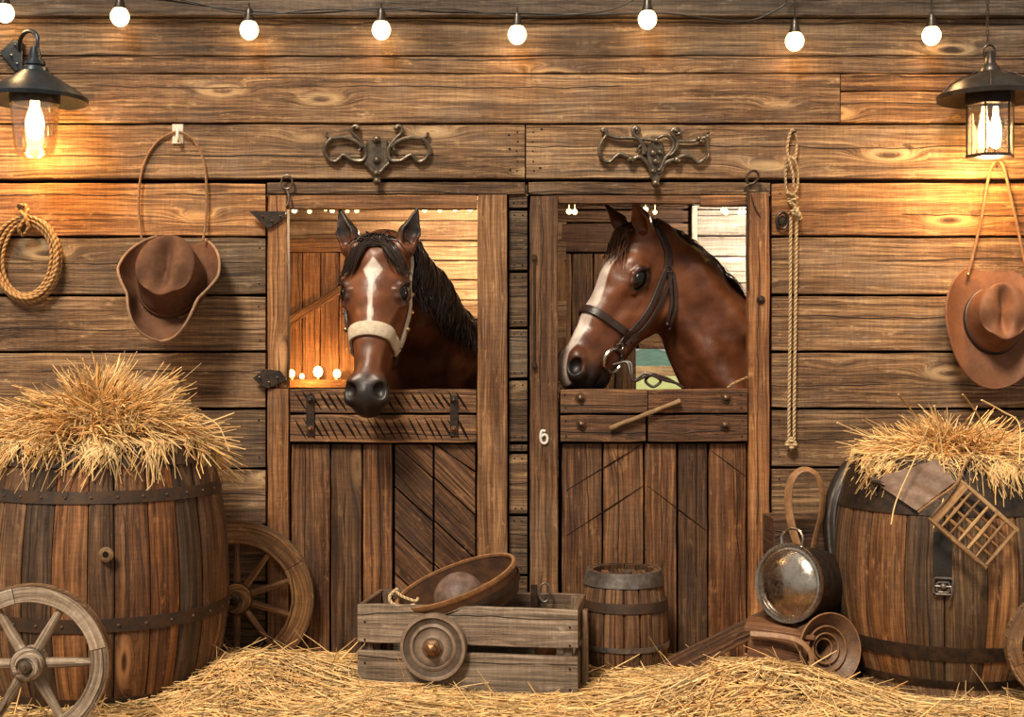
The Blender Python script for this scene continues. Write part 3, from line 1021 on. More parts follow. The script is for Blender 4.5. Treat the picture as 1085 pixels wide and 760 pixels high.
def hanging_lantern():
    yb = -0.22
    c = W(1049, 100, yb)
    k = S(yb)
    root = empty('hanging_lantern', W(1049, 0, yb), 'lit lantern with brown metal hat shade and framed panes, hanging on a chain', 'lantern')
    h = lambda py: W(0, py, yb).z - c.z
    s = MB()
    py = -14
    i = 0
    while py < 48:
        q = W(1046.5, py, yb)
        a = Vector((1, 0, 0)) if i % 2 else Vector((0, 1, 0))
        tube(s, [q + a * 0.006 * math.cos(t) + Vector((0, 0, 1)) * 0.013 * math.sin(t) for t in [2 * PI * j / 12 for j in range(12)]], 0.0022, 6, True)
        py += 5.4
        i += 1
    s.build('chain', M['lampmetal'], root)
    s = MB()
    q = W(1048, 55, yb)
    tube(s, [q + Vector((0.026 * math.cos(t), 0, 0.030 * math.sin(t))) for t in [2 * PI * j / 20 for j in range(20)]], 0.005, 8, True)
    s.build('hanging_ring', M['lampmetal'], root)
    s = MB()
    lathe(s, [(0, h(54)), (5 * k, h(55)), (5.5 * k, h(66)), (7 * k, h(69)), (10 * k, h(72)), (11 * k, h(76)), (14 * k, h(78)), (30 * k, h(84)), (45 * k, h(92)), (55 * k, h(101)), (54 * k, h(106)), (42 * k, h(101)), (25 * k, h(97)), (0, h(95))][::-1], c, (0, 0, 1), 48)
    for a in (0.2, 1.25, 2.3, 3.35, 4.4, 5.45):
        d = Vector((math.cos(a), math.sin(a), 0))
        tube(s, [c + d * (r * k) + Vector((0, 0, h(p) + 0.002)) for r, p in ((14, 77), (30, 83.5), (45, 91.5), (55, 101))], 0.003, 6)
    s.build('shade', M['lampmetal'], root)
    s = MB()
    lathe(s, [(26 * k, h(96)), (27 * k, h(112)), (23 * k, h(113)), (23 * k, h(96))][::-1], c, (0, 0, 1), 6)
    s.build('collar', M['lampmetal'], root)
    s = MB()
    lathe(s, [(0, h(168)), (26 * k, h(168)), (26 * k, h(164.5)), (22 * k, h(164)), (0, h(164))], c, (0, 0, 1), 6)
    for j in range(6):
        a = 2 * PI * j / 6
        d = Vector((math.cos(a), math.sin(a), 0)) * 24.5 * k
        tube(s, [c + d + Vector((0, 0, h(112))), c + d + Vector((0, 0, h(166)))], 0.0045, 6)
    s.build('cage', M['lampmetal'], root)
    s = MB()
    lathe(s, [(24 * k, h(112)), (24 * k, h(165))][::-1], c, (0, 0, 1), 6)
    s.build('glass', M['glass'], root, smooth=False)
    for dx in (-6, 6):
        s = MB()
        lathe(s, [(0, h(158)), (4.5 * k, h(156)), (6 * k, h(145)), (5.5 * k, h(132)), (3 * k, h(122)), (2.5 * k, h(113)), (0, h(113))], c + Vector((dx * k, 0, 0)), (0, 0, 1), 16)
        s.build('bulb', M['bulb_hot'], root)
    light('lantern light', (c.x, c.y, h(142) + c.z - 0.12), 22, WARM, 0.06)


wall_lantern()
hanging_lantern()

# ------------------------------------------------------------------ scroll ornaments


def ornament(name, label, ox, oy, tubes, shield, knobs):
    Y = -0.028
    y0 = -0.014
    to = lambda a, b, dy=0.0: W(ox + a / 7.75, oy + b / 7.75, Y + dy)
    root = empty(name, to(500, 300), label, 'wall ornament', 'iron scroll ornaments')
    s = MB()
    prism(s, [(to(a, b).x, to(a, b).z) for a, b in shield], -0.030, y0, bev=0.006)
    s.build('shield', M['bronze'], root)
    s = MB()
    for (a, b, r) in knobs:
        ball(s, to(a, b, -0.006), r / 7.75 * S(Y), seg=12)
    for pts, r0, r1 in tubes:
        P = spline([to(a, b) for a, b in pts], 6)
        n = len(P)
        tube(s, P, [(r0 + (r1 - r0) * i / (n - 1)) / 7.75 * S(Y) for i in range(n)], 10)
    s.build('scrollwork', M['bronze'], root)


def mir(ts, c=500):
    return ts + [([(2 * c - a, b) for a, b in p], r0, r1) for p, r0, r1 in ts]


ornament('scroll_ornament', 'iron scroll ornament with a smooth shield centre above the striped-rail door', 335, 125,
         mir([([(80, 120), (95, 155), (160, 168), (240, 165), (320, 190), (385, 240)], 14, 20),
              ([(130, 165), (85, 215), (70, 270), (100, 335), (155, 360), (195, 330), (225, 305), (270, 330), (310, 352), (390, 350)], 20, 18),
              ([(340, 100), (348, 80), (322, 68), (296, 85), (300, 125), (345, 170), (395, 235), (412, 290), (390, 345), (345, 358)], 17, 19),
              ([(345, 215), (365, 250), (350, 270)], 12, 14),
              ([(400, 370), (450, 420), (490, 470), (500, 530)], 18, 20)]),
         [(415, 185), (500, 175), (585, 185), (590, 290), (620, 345), (555, 430), (500, 520), (445, 430), (385, 345), (410, 290)],
         [(498, 178, 34), (498, 350, 30), (498, 455, 28), (500, 520, 34), (340, 85, 20), (660, 85, 20)])
ornament('scroll_ornament', 'iron scroll ornament with a leafy centre and crown-tipped arm above the door numbered 6', 625, 125,
         [([(110, 100), (150, 140), (230, 165), (330, 165), (430, 175), (520, 185)], 16, 16),
          ([(115, 120), (95, 100), (120, 90), (140, 130), (95, 200), (75, 270), (100, 340), (160, 362), (210, 320), (245, 297), (310, 320), (350, 345)], 12, 20),
          ([(345, 345), (400, 320), (450, 350), (490, 410), (515, 470)], 22, 18),
          ([(385, 125), (405, 100), (380, 78), (355, 95), (365, 140), (410, 185), (440, 240), (445, 300)], 16, 22),
          ([(420, 220), (400, 250), (380, 285)], 14, 10),
          ([(700, 135), (740, 125), (725, 95), (690, 92), (668, 120), (705, 170), (720, 210), (690, 280), (650, 310)], 14, 18),
          ([(560, 165), (610, 145), (660, 165), (690, 215), (670, 275), (620, 330), (590, 400), (570, 460)], 12, 22),
          ([(720, 190), (800, 195), (860, 190), (920, 170), (970, 150)], 12, 14),
          ([(950, 150), (960, 220), (965, 300), (930, 350), (885, 368), (840, 330), (790, 310), (740, 325), (690, 345), (620, 375), (580, 440)], 15, 20),
          ([(940, 120), (950, 160), (975, 120)], 8, 8)],
         [(480, 220), (545, 170), (600, 210), (620, 300), (590, 400), (580, 500), (540, 560), (500, 500), (480, 400), (460, 300)],
         [(548, 190, 26), (520, 290, 28), (575, 285, 24), (540, 360, 30), (520, 440, 24), (570, 430, 22), (540, 540, 34), (335, 345, 32), (715, 350, 34), (895, 170, 22), (915, 195, 22), (385, 95, 18), (705, 105, 18), (110, 110, 16), (970, 118, 14)])

# ------------------------------------------------------------------ ropes and hooks


def rope_coil():
    root = empty('rope_coil', W(28, 228, -0.03), 'coil of tan rope hanging from a nail above the overflowing barrel', 'rope')
    c = W(27, 274, -0.035)
    k = S(-0.035)
    s = MB()
    pts = []
    turns = 4
    for i in range(turns * 36):
        a = 2 * PI * i / 36 + PI / 2
        t = int(i / 36)
        rx = (26, 30, 33.5, 36)[t] + 1.5 * math.sin(a * 2 + t)
        ry = (38, 42, 46, 48)[t] + 1.0 * math.cos(a * 3 + t)
        up = (0, 1, 2, 1)[t] * 1.2
        yy = -0.018 - 0.010 * ((t * 7) % 3) - 0.006 * math.sin(a + t)
        w = max(0.0, math.sin(a)) ** 4
        pts.append(Vector((c.x + rx * k * math.cos(a) * (1 - 0.1 * w), yy, c.z + (ry * math.sin(a) * (1 - 0.05 * t * w) + up) * k)))
    tube(s, pts, 0.0078, 10)
    s.build('coil', M['rope'], root)
    s = MB()
    tube(s, spline([W(20, 222, -0.03), W(24, 217, -0.045), W(29, 221, -0.045), W(26, 232, -0.055), W(20, 243, -0.05), W(24, 249, -0.03), W(30, 242, -0.05), W(27, 230, -0.06), W(21, 224, -0.05)], 7), 0.0085, 10)
    s.build('tie', M['rope'], root)
    s = MB()
    lathe(s, [(0.004, 0), (0.004, 0.05), (0.010, 0.052), (0.010, 0.058), (0, 0.060)], W(25, 220, 0.0), (0, -1, 0), 12)
    n = s.build('nail', M['iron'], root)


def hanging_rope():
    root = empty('knotted_rope', W(838, 138, -0.03), 'pale knotted rope hanging straight down beside the second stall door', 'rope')
    Y = -0.03
    s = MB()
    # top loop, long loop, knot, two falls, end knot
    tube(s, spline([W(836, 172, Y), W(834, 158, Y), W(836, 145, Y), W(839.5, 137.5, Y), W(843, 145, Y), W(844, 158, Y), W(841, 173, Y - .005)], 6), 0.0058, 10)
    tube(s, spline([W(841, 200, Y - .004), W(840, 185, Y - .012), W(835, 168, Y - .012), W(832.5, 178, Y), W(832.5, 192, Y), W(834, 203, Y), W(840, 210, Y - .01), W(845, 216, Y - .012)], 6), 0.0058, 10)
    tube(s, spline([W(836, 166, Y - .006), W(842, 170, Y - .014), W(845, 182, Y - .004), W(845, 196, Y), W(841, 206, Y - .006), W(835, 212, Y - .008)], 6), 0.0058, 10)
    s.build('loop', M['palerope'], root)
    s = MB()
    for j in range(5):
        q = W(839 + 0.8 * j, 207 + 5.2 * j, Y - 0.008)
        tilt = 0.5 if j % 2 else -0.5
        tube(s, [q + Vector((0.022 * math.cos(t) * (1 - 0.06 * j), 0.016 * math.sin(t), 0.010 * tilt * math.cos(t) * 2)) for t in [2 * PI * i / 16 for i in range(16)]], 0.0065, 8, True)
    tube(s, spline([W(842, 220, Y - .02), W(846, 226, Y - .03), W(848, 232, Y - .02)], 5), 0.010, 10)
    s.build('knot', M['palerope'], root)
    for x0, x1 in ((838, 836.5), (844, 842)):
        s = MB()
        tube(s, spline([W(x0, 228, Y), W(x0 - 0.5, 280, Y + .004), W(x1 + .7, 340, Y + .002), W(x1, 400, Y + .004), W(x1 - .5, 440, Y), W(x1 - .5, 472, Y)], 8), 0.0068, 10)
        s.build('fall', M['palerope'], root)
    s = MB()
    for dx, dy in ((-4, 0), (0, 3), (3.5, 0), (0, -4)):
        ball(s, W(838.5 + dx, 471 + dy, Y), 0.0125, seg=10, sq=1.4)
    s.build('end_knot', M['palerope'], root)
    # wall ring behind the rope
    e = empty('wall_ring', W(829, 234, -0.01), 'dark iron ring fixed to the wall behind the knotted rope', 'ring')
    s = MB()
    q = W(829, 234, -0.012)
    tube(s, [q + Vector((0.026 * math.cos(t), 0, 0.036 * math.sin(t))) for t in [2 * PI * i / 20 for i in range(20)]], 0.0065, 8, True)
    s.build('ring', M['iron'], e)
    s = MB()
    lathe(s, [(0.02, 0), (0.02, 0.004), (0.0, 0.006)], W(829, 234, -0.0), (0, -1, 0), 16)
    s.build('rosette', M['iron'], e)
    # the peg the rope hangs from
    s = MB()
    lathe(s, [(0.0045, 0), (0.0045, 0.055), (0.008, 0.057), (0, 0.061)], W(839.5, 141.5, -0.008), (0, -1, 0), 12)
    tag(s.build('iron_peg', M['iron']), 'small iron peg holding the top loop of the pale knotted rope', 'peg')


rope_coil()
hanging_rope()

# ------------------------------------------------------------------ hats


def hat(name, label, c, sc, wid, tilt, roll, mat, edge, taco, crown_h, bandm, yawl=0.0, brim=1.0, cr=1.15):
    """c world centre of the crown base; front of the brim points down the wall; crown points out from the wall"""
    root = empty(name, c, label, 'hat', None)
    Rm = Matrix.Rotation(roll, 3, 'Y') @ Matrix.Rotation(yawl, 3, 'Z') @ Matrix.Rotation(tilt, 3, 'X')

    def T(x, z, h):
        # x across, z along (up the wall), h out from the wall
        return Vector(c) + Rm @ Vector((x * sc, -h * sc, z * sc))
    NA, NR = 72, 10
    # brim
    def brimpt(a, t):
        ca, sa = math.cos(a), math.sin(a)
        rx0, rz0 = 0.088 * cr, 0.105 * cr
        front = max(0.0, -sa)
        R1x = wid * (1 - taco * 0.27 * min(1.0, front / 0.45) ** 1.3)
        ca = math.copysign(abs(ca) ** (1 - 0.45 * taco * min(1.0, front * 2)), ca)
        R1z = 0.225 * brim if sa > 0 else 0.245 * brim
        x = ca * (rx0 + (R1x - rx0) * t)
        z = sa * (rz0 + (R1z - rz0) * t)
        curl = abs(ca) ** 1.5 * t * t * (0.035 + taco * 0.075 * (0.45 + 0.55 * max(0, 0.6 - sa)))
        drop = -0.020 * abs(sa) ** 2 * t * t + (taco * 0.03 * front ** 2 * t)
        return x, z, curl + drop
    s = MB()
    top, bot = [], []
    for j in range(NR + 1):
        for i in range(NA):
            x, z, h = brimpt(2 * PI * i / NA, j / NR)
            top.append(T(x, z, h + 0.004))
            bot.append(T(x, z, h - 0.004))
    vs = top + bot
    n = len(top)
    fs = []
    for j in range(NR):
        for i in range(NA):
            i2 = (i + 1) % NA
            a, b, c2, d = j * NA + i, j * NA + i2, (j + 1) * NA + i2, (j + 1) * NA + i
            fs += [(a, b, c2, d), (n + d, n + c2, n + b, n + a)]
    s.add(vs, fs)
    s.build('brim', mat, root, angle=60)
    s = MB()
    tube(s, [T(*[q + dq for q, dq in zip(brimpt(2 * PI * i / NA, 1.0), (0, 0, 0))]) for i in range(NA)], 0.0052 * sc, 8, True)
    s.build('brim_edge', edge, root)
    # crown with pinched top
    s = MB()
    vs = []
    NH = 22
    for j in range(NH + 1):
        t = j / NH
        for i in range(NA):
            a = 2 * PI * i / NA
            ca, sa = math.cos(a), math.sin(a)
            if t < 0.62:
                q = t / 0.62
                rr = 1 - 0.13 * q ** 1.3
                h = crown_h * q
            else:
                q = (t - 0.62) / 0.38
                rr = 0.87 * math.cos(q * PI / 2) ** 0.75 if q < 1 else 0.0
                h = crown_h * (1 + 0.13 * math.sin(q * PI / 2))
            x, z = ca * 0.090 * rr * cr, sa * 0.107 * rr * cr
            # centre crease from back to front, side pinches towards the front
            top_w = max(0.0, min(1.0, (t - 0.45) / 0.3))
            dent = 0.050 * math.exp(-(x / (0.020 * cr)) ** 2) * math.exp(-((z - 0.0) / (0.075 * cr)) ** 4) * top_w
            for sx in (-1, 1):
                dent += 0.030 * math.exp(-((x - sx * 0.058 * cr) / (0.026 * cr)) ** 2 - ((z + 0.052 * cr) / (0.035 * cr)) ** 2) * top_w
            if 0.15 < t < 0.75:
                pin = 0.13 * math.exp(-((math.degrees(a) % 360 - 235) / 22) ** 2) + 0.13 * math.exp(-((math.degrees(a) % 360 - 305) / 22) ** 2)
                x *= 1 - pin * math.sin((t - 0.15) / 0.6 * PI)
                z *= 1 - pin * math.sin((t - 0.15) / 0.6 * PI)
            vs.append(T(x, z, h - dent))
    fs = []
    for j in range(NH):
        for i in range(NA):
            i2 = (i + 1) % NA
            fs.append((j * NA + i, j * NA + i2, (j + 1) * NA + i2, (j + 1) * NA + i))
    s.add(vs, fs)
    s.build('crown', mat, root, angle=70)
    s = MB()
    vs = []
    for (k, h) in ((1.0, 0.002), (1.02, 0.004), (1.0, 0.024), (0.97, 0.026)):
        for i in range(NA):
            a = 2 * PI * i / NA
            vs.append(T(math.cos(a) * 0.091 * k * cr, math.sin(a) * 0.108 * k * cr, h))
    fs = [(j * NA + i, j * NA + (i + 1) % NA, (j + 1) * NA + (i + 1) % NA, (j + 1) * NA + i) for j in range(3) for i in range(NA)]
    s.add(vs, fs)
    s.build('hat_band', bandm, root)
    return root, T


h1, T1 = hat('cowboy_hat', 'dark brown felt cowboy hat with curled brim hanging by a cord above the overflowing barrel', W(183, 301, -0.085), 1.12, 0.192, math.radians(-26), math.radians(4), M['felt'], M['feltedge'], 1.0, 0.15, M['felt'], brim=1.04, cr=1.42)
s = MB()
tube(s, spline([W(150, 252, -0.04), W(147, 225, -0.022), W(148, 195, -0.02), W(154, 170, -0.02), W(166, 151, -0.02), W(180, 142, -0.024), W(190, 140, -0.03), W(202, 146, -0.024), W(211, 158, -0.02), W(217, 176, -0.02), W(219, 205, -0.02), W(218, 235, -0.022), W(215, 255, -0.04)], 6), 0.0055, 10)
s.build('cord', M['cord'], h1)
s = MB()
slab(s, W(188.5, 142, -0.016), 0.085, 0.052, 0.012, Z_, X_, Y_, (1, 1, 1), jit=0)
tube(s, spline([W(188, 138, -0.02), W(188, 142, -0.045), W(188.5, 147, -0.048), W(189, 150, -0.036), W(189, 149, -0.03)], 5), 0.006, 8)
tag(s.build('wall_hook', M['white']), 'white metal hook holding the cord of the dark brown hat', 'hook')

h2, T2 = hat('cowboy_hat', 'reddish brown wide-brimmed hat with dark band hanging under the framed lantern', W(1051, 341, -0.07), 1.08, 0.20, math.radians(-16), math.radians(5), M['felt2'], M['felt2'], 0.12, 0.14, M['black'], brim=1.12, cr=1.28)
s = MB()
tube(s, spline([W(1026, 290, -0.035), W(1033, 262, -0.03), W(1040, 230, -0.03), W(1046, 195, -0.03), W(1050, 178, -0.03), W(1056, 171, -0.03), W(1063, 176, -0.03), W(1070, 205, -0.03), W(1078, 240, -0.03), W(1087, 285, -0.035)], 6), 0.0065, 10)
s.build('cord', M['cord'], h2)
for q in ((1026, 291), (1087, 289)):
    s = MB()
    ball(s, W(q[0], q[1], -0.045), 0.008, seg=12)
    s.build('cord_stud', M['brass'], h2)
s = MB()
tube(s, spline([W(1056, 178, 0.0), W(1056, 177, -0.03), W(1056, 176.5, -0.05), W(1056, 172, -0.056)], 5), 0.005, 8)
tag(s.build('wall_hook', M['iron']), 'iron hook behind the cord of the wide-brimmed hat under the lantern', 'hook')

# ------------------------------------------------------------------ barrels


def barrel(root, cx, cy, z0, z1, r0, rb, r1, nst, tones, hoops, mat, hoopm, rim_in=0.06, a0=0.0, zb=0.45):
    def R(z):
        if hasattr(z, 'shape'):
            return np.array([R(float(q)) for q in z])
        t = min(1.0, max(0.0, (z - z0) / (z1 - z0)))
        if t < zb:
            q = 1 - t / zb
            return rb - (rb - r0) * q ** 2.1
        q = (t - zb) / (1 - zb)
        return rb - (rb - r1) * q ** 2.1
    s = MB()
    NZ = 18
    edges = [a0]
    ws = [rnd(0.75, 1.25) for _ in range(nst)]
    tot = sum(ws)
    for w in ws:
        edges.append(edges[-1] + 2 * PI * w / tot)
    th = 0.022
    for i in range(nst):
        ta, tb = edges[i], edges[i + 1]
        g = 0.0022 / rb
        offs = rnd(-0.0015, 0.0015)
        tone = tones[i % len(tones)]
        k = rnd(0.9, 1.1)
        tone = tuple(c * k for c in tone)
        sd = rnd(0, 90)
        cross = [(0, -th), (0, -0.004), (0.06, 0.0), (0.35, 0.0012), (0.65, 0.0012), (0.94, 0.0), (1, -0.004), (1, -th)]
        vs, gs = [], []
        for j in range(NZ + 1):
            z = z0 + (z1 - z0) * j / NZ
            for (u, dr) in cross:
                an = ta + g + (tb - ta - 2 * g) * u
                r = R(z) + dr + offs
                vs.append((cx + r * math.cos(an), cy + r * math.sin(an), z))
                gs.append((z + sd, (u - 0.5) * (tb - ta) * rb, sd))
        m = len(cross)
        fs = []
        for j in range(NZ):
            for q in range(m - 1):
                fs.append((j * m + q, j * m + q + 1, (j + 1) * m + q + 1, (j + 1) * m + q))
            fs.append((j * m + m - 1, j * m, (j + 1) * m, (j + 1) * m + m - 1))
        fs.append(tuple(reversed(range(m))))
        fs.append(tuple(NZ * m + q for q in range(m)))
        s.add(vs, fs, gs, tone)
    # heads
    s2 = MB()
    zt = z1 - rim_in
    n = 7
    rr = R(zt) - th - 0.001
    for i in range(n):
        x0, x1 = -rr + 2 * rr * i / n, -rr + 2 * rr * (i + 1) / n
        xm = (x0 + x1) / 2
        half = math.sqrt(max(rr * rr - max(abs(x0), abs(x1)) ** 2, (rr * 0.25) ** 2))
        slab(s2, (cx + xm, cy, zt), 2 * half, (x1 - x0) * 0.98, 0.018, Y_, X_, Z_, pick(tones))
    lathe(s2, [(rr * 1.01, zt - z0 - 0.02), (rr * 1.01, zt - z0 - 0.012), (0, zt - z0 - 0.012)], (cx, cy, z0), (0, 0, 1), 40, (0.5, 0.5, 0.5))
    s.build('staves', mat, root)
    s2.build('barrel_head', mat, root)
    for (za, zc, riv, hm) in hoops:
        h = MB()
        pr = [(R(za) - 0.004, za - z0), (R(za) + 0.004, za - z0 + 0.001)]
        for q in range(5):
            z = za + (zc - za) * q / 4
            pr.append((R(z) + 0.0062, z - z0))
        pr += [(R(zc) + 0.004, zc - z0 - 0.0), (R(zc) - 0.004, zc - z0)]
        lathe(h, pr, (cx, cy, z0), (0, 0, 1), 72)
        zm = (za + zc) / 2
        for q in range(riv):
            an = 2 * PI * (q + 0.3) / riv
            r = R(zm) + 0.006
            ball(h, (cx + r * math.cos(an), cy + r * math.sin(an), zm), 0.0065, (1.8, 1.7, 1.6), 8)
        h.build('hoop', hm or hoopm, root)
    return R


BL = (W(113, 0, -0.56).x, -0.56)
ST = [(0.95, 0.83, 0.72), (0.42, 0.42, 0.43), (1.3, 0.98, 0.68), (0.6, 0.54, 0.5), (1.05, 0.85, 0.68), (1.5, 1.08, 0.68), (0.34, 0.34, 0.36), (0.75, 0.66, 0.58)]
lb_root = empty('wooden_barrel', (BL[0], BL[1], FL), 'large brown oak barrel heaped with straw, standing behind the grey wheel', 'barrel')
RL = barrel(lb_root, BL[0], BL[1], FL, 0.965, 0.375, 0.478, 0.398, 26, ST, [(0.885, 0.968, 0, None), (0.755, 0.80, 30, None), (0.285, 0.335, 30, None), (-0.02, 0.03, 0, None)], M['stave'], M['hoop'], a0=0.3)
# left barrel's knot hole: a ring, and a flat dark disc imitating its shade
s = MB()
q = W(112, 588, -1.036)
lathe(s, [(0.028, -0.003), (0.022, 0.001), (0.013, 0.002), (0.011, 0.0015)], q, (0.0, -1, 0.05), 20)
s.build('bung_ring', M['spoke'], lb_root)
s = MB()
lathe(s, [(0.012, -0.004), (0.012, 0.0018), (0.0, 0.0012)], q, (0.0, -1, 0.05), 20)
s.build('bung_dark_disc', M['gap'], lb_root)

BR = (W(1003, 0, -0.52).x, -0.52)
ST2 = [(0.62, 0.63, 0.60), (1.35, 1.1, 0.8), (0.48, 0.48, 0.48), (0.7, 0.64, 0.57), (1.0, 0.8, 0.6), (1.4, 1.1, 0.75), (0.42, 0.41, 0.41)]
rb_root = empty('wooden_barrel', (BR[0], BR[1], FL), 'bulging dark barrel heaped with straw and hung with a hide and a wooden lattice', 'barrel')
RB = barrel(rb_root, BR[0], BR[1], 0.045, 0.905, 0.365, 0.445, 0.36, 20, ST2, [(0.70, 0.905, 0, None), (0.155, 0.21, 0, None), (0.045, 0.075, 0, M['iron'])], M['stave'], M['iron'], a0=0.1)
# feet hoop so that it stands on the ground
s = MB()
lathe(s, [(0.34, 0), (0.36, 0.0), (0.366, 0.146), (0.34, 0.146)], (BR[0], BR[1], FL), (0, 0, 1), 48)
s.build('base_ring', M['stave'], rb_root)


def on_barrel(px, z, off=0.008):
    """world point on the front of the right barrel seen at photo column px"""
    R = RB(z) + off
    x0, y0 = BR
    best = None
    for i in range(400):
        a = -PI + PI * i / 399
        p = (x0 + R * math.cos(a), y0 + R * math.sin(a))
        e = abs(542.5 + p[0] * F / (CD + p[1]) - px)
        if best is None or e < best[0]:
            best = (e, a)
    a = best[1]
    return Vector((x0 + R * math.cos(a), y0 + R * math.sin(a), z)), Vector((math.cos(a), math.sin(a), 0))


def zat(py, y=-0.95):
    return CAMZ - (py - 380) * (CD + y) / F


# metal strap and buckle latch on the right barrel
s = MB()
P, N = [], []
for i in range(9):
    q, nn = on_barrel(999, zat(565 + (622 - 565) * i / 8), 0.004)
    P.append(q)
    N.append(nn)
band(s, P, N, 0.068, 0.004)
s.build('leather_strap', M['black'], rb_root)
s = MB()
q, nn = on_barrel(1000, zat(621), 0.012)
tan = Vector((-nn.y, nn.x, 0))
for rx, rz, dz in ((0.034, 0.030, 0), (0.022, 0.018, -0.004)):
    loop = [q + tan * rx * a + Z_ * (rz * b + dz) + nn * 0.006 for a, b in ((-1, -0.8), (-1, 0.8), (-0.8, 1), (0.8, 1), (1, 0.8), (1, -0.8), (0.8, -1), (-0.8, -1))]
    tube(s, loop, 0.0042, 8, True)
tube(s, [q + tan * -0.03 + nn * 0.01, q + tan * 0.03 + nn * 0.012], 0.004, 8)
tube(s, spline([q + tan * 0.028 + nn * 0.01, q + tan * 0.03 + Z_ * -0.03 + nn * 0.016, q + tan * 0.02 + Z_ * -0.055 + nn * 0.014], 5), 0.004, 8)
ball(s, q + nn * 0.012, 0.012, seg=12)
s.build('buckle', M['zinc'], rb_root)
s = MB()
q, nn = on_barrel(930, zat(523), 0.012)
tan = Vector((-nn.y, nn.x, 0))
tube(s, spline([q + tan * 0.05 + Z_ * .012, q + tan * 0.02 + Z_ * 0.022 + nn * 0.012, q + tan * -0.02 + Z_ * 0.02 + nn * 0.012, q + tan * 0.0 + Z_ * -0.03 + nn * 0.01], 6), 0.007, 8)
s.build('iron_hook', M['iron'], rb_root)

# hide draped over the shoulder of the right barrel


def hide():
    NI, NJ = 22, 12
    top, bot = [], []
    # outline in photo pixels: four corners, draped on the barrel
    A, B_, Cc, D = (922, 512), (992, 488), (1012, 510), (972, 541)
    for j in range(NJ + 1):
        v = j / NJ
        for i in range(NI + 1):
            u = i / NI
            x = (A[0] * (1 - u) + B_[0] * u) * (1 - v) + (D[0] * (1 - u) + Cc[0] * u) * v
            y = (A[1] * (1 - u) + B_[1] * u) * (1 - v) + (D[1] * (1 - u) + Cc[1] * u) * v
            z = zat(y, -0.90)
            q, nn = on_barrel(x, min(z, 0.90), 0.016)
            q.z = z
            if z > 0.90:
                q -= nn * (z - 0.90) * 1.0
            fold = 0.005 * math.sin(u * 9 + v * 2) + 0.003 * math.sin(u * 19 - v * 4)
            top.append(q + nn * (0.006 + fold))
            bot.append(q + nn * (0.001 + fold))
    s = MB()
    m = NI + 1
    n = len(top)
    fs = []
    for j in range(NJ):
        for i in range(NI):
            a = j * m + i
            fs += [(a, a + m, a + m + 1, a + 1), (n + a, n + a + 1, n + a + m + 1, n + a + m)]
    brd = [i for i in range(m)] + [j * m + NI for j in range(1, NJ + 1)] + [NJ * m + i for i in range(NI - 1, -1, -1)] + [j * m for j in range(NJ - 1, 0, -1)]
    for i in range(len(brd)):
        a, b = brd[i], brd[(i + 1) % len(brd)]
        fs.append((a, b, n + b, n + a))
    s.add(top + bot, fs)
    tag(s.build('leather_hide', M['suede']), 'pinkish brown leather hide draped over the shoulder of the bulging barrel', 'hide')


hide()


def lattice():
    root = empty('wooden_lattice', W(1040, 600, -1.0), 'tan wooden lattice tile hanging askew on the front of the bulging barrel', 'lattice')
    Y = -1.04
    c = [W(1019, 508, Y + .08), W(1080, 561, Y + .03), W(1040, 604, Y), W(980, 548, Y + .03)]
    top = (c[1] - c[0])
    ux = (c[1] - c[0]).normalized()
    uy = (c[3] - c[0])
    uy = (uy - ux * uy.dot(ux)).normalized()
    nn = uy.cross(ux).normalized()
    if nn.y > 0:
        nn = -nn
    L, H = (c[1] - c[0]).length, (c[3] - c[0]).length
    s = MB()
    o = c[0]
    b = 0.016
    for (p, d, l, e) in ((o + uy * b / 2 + ux * L / 2, ux, L, uy), (o + uy * (H - b / 2) + ux * L / 2, ux, L, uy), (o + ux * b / 2 + uy * H / 2, uy, H - 2 * b, ux), (o + ux * (L - b / 2) + uy * H / 2, uy, H - 2 * b, ux)):
        slab(s, p, l, b, 0.016, d, e, nn, (1, 0.95, 0.9))
    s.build('lattice_frame', M['stick'], root)
    s = MB()
    n1, n2 = 6, 4
    for i in range(1, n1):
        slab(s, o + ux * (b + (L - 2 * b) * i / n1) + uy * H / 2 + nn * 0.002, H - 2 * b, 0.012, 0.009, uy, ux, nn, pick([(1, 0.9, 0.8), (1.2, 1.1, 0.95)]))
    for i in range(1, n2):
        slab(s, o + uy * (b + (H - 2 * b) * i / n2) + ux * L / 2 - nn * 0.004, L - 2 * b, 0.012, 0.009, ux, uy, nn, pick([(0.9, 0.72, 0.55), (1.0, 0.85, 0.7)]))
    s.build('lattice_bars', M['stick'], root)
    # solid end board and twig frame edge
    s = MB()
    slab(s, o + uy * H * 0.5 + ux * 0.022 + nn * 0.004, H * 0.96, 0.034, 0.006, uy, ux, nn, (1.1, 0.95, 0.8))
    s.build('end_board', M['stick'], root)
    # cord by which it hangs from the straw
    s = MB()
    tube(s, spline([W(973, 543, Y - .0), W(990, 530, Y - .01), W(1012, 514, Y + .05), W(1022, 494, Y + .12), W(1033, 478, Y + .2)], 6), 0.0055, 8)
    s.build('hanging_cord', M['tanleather'], root)


lattice()

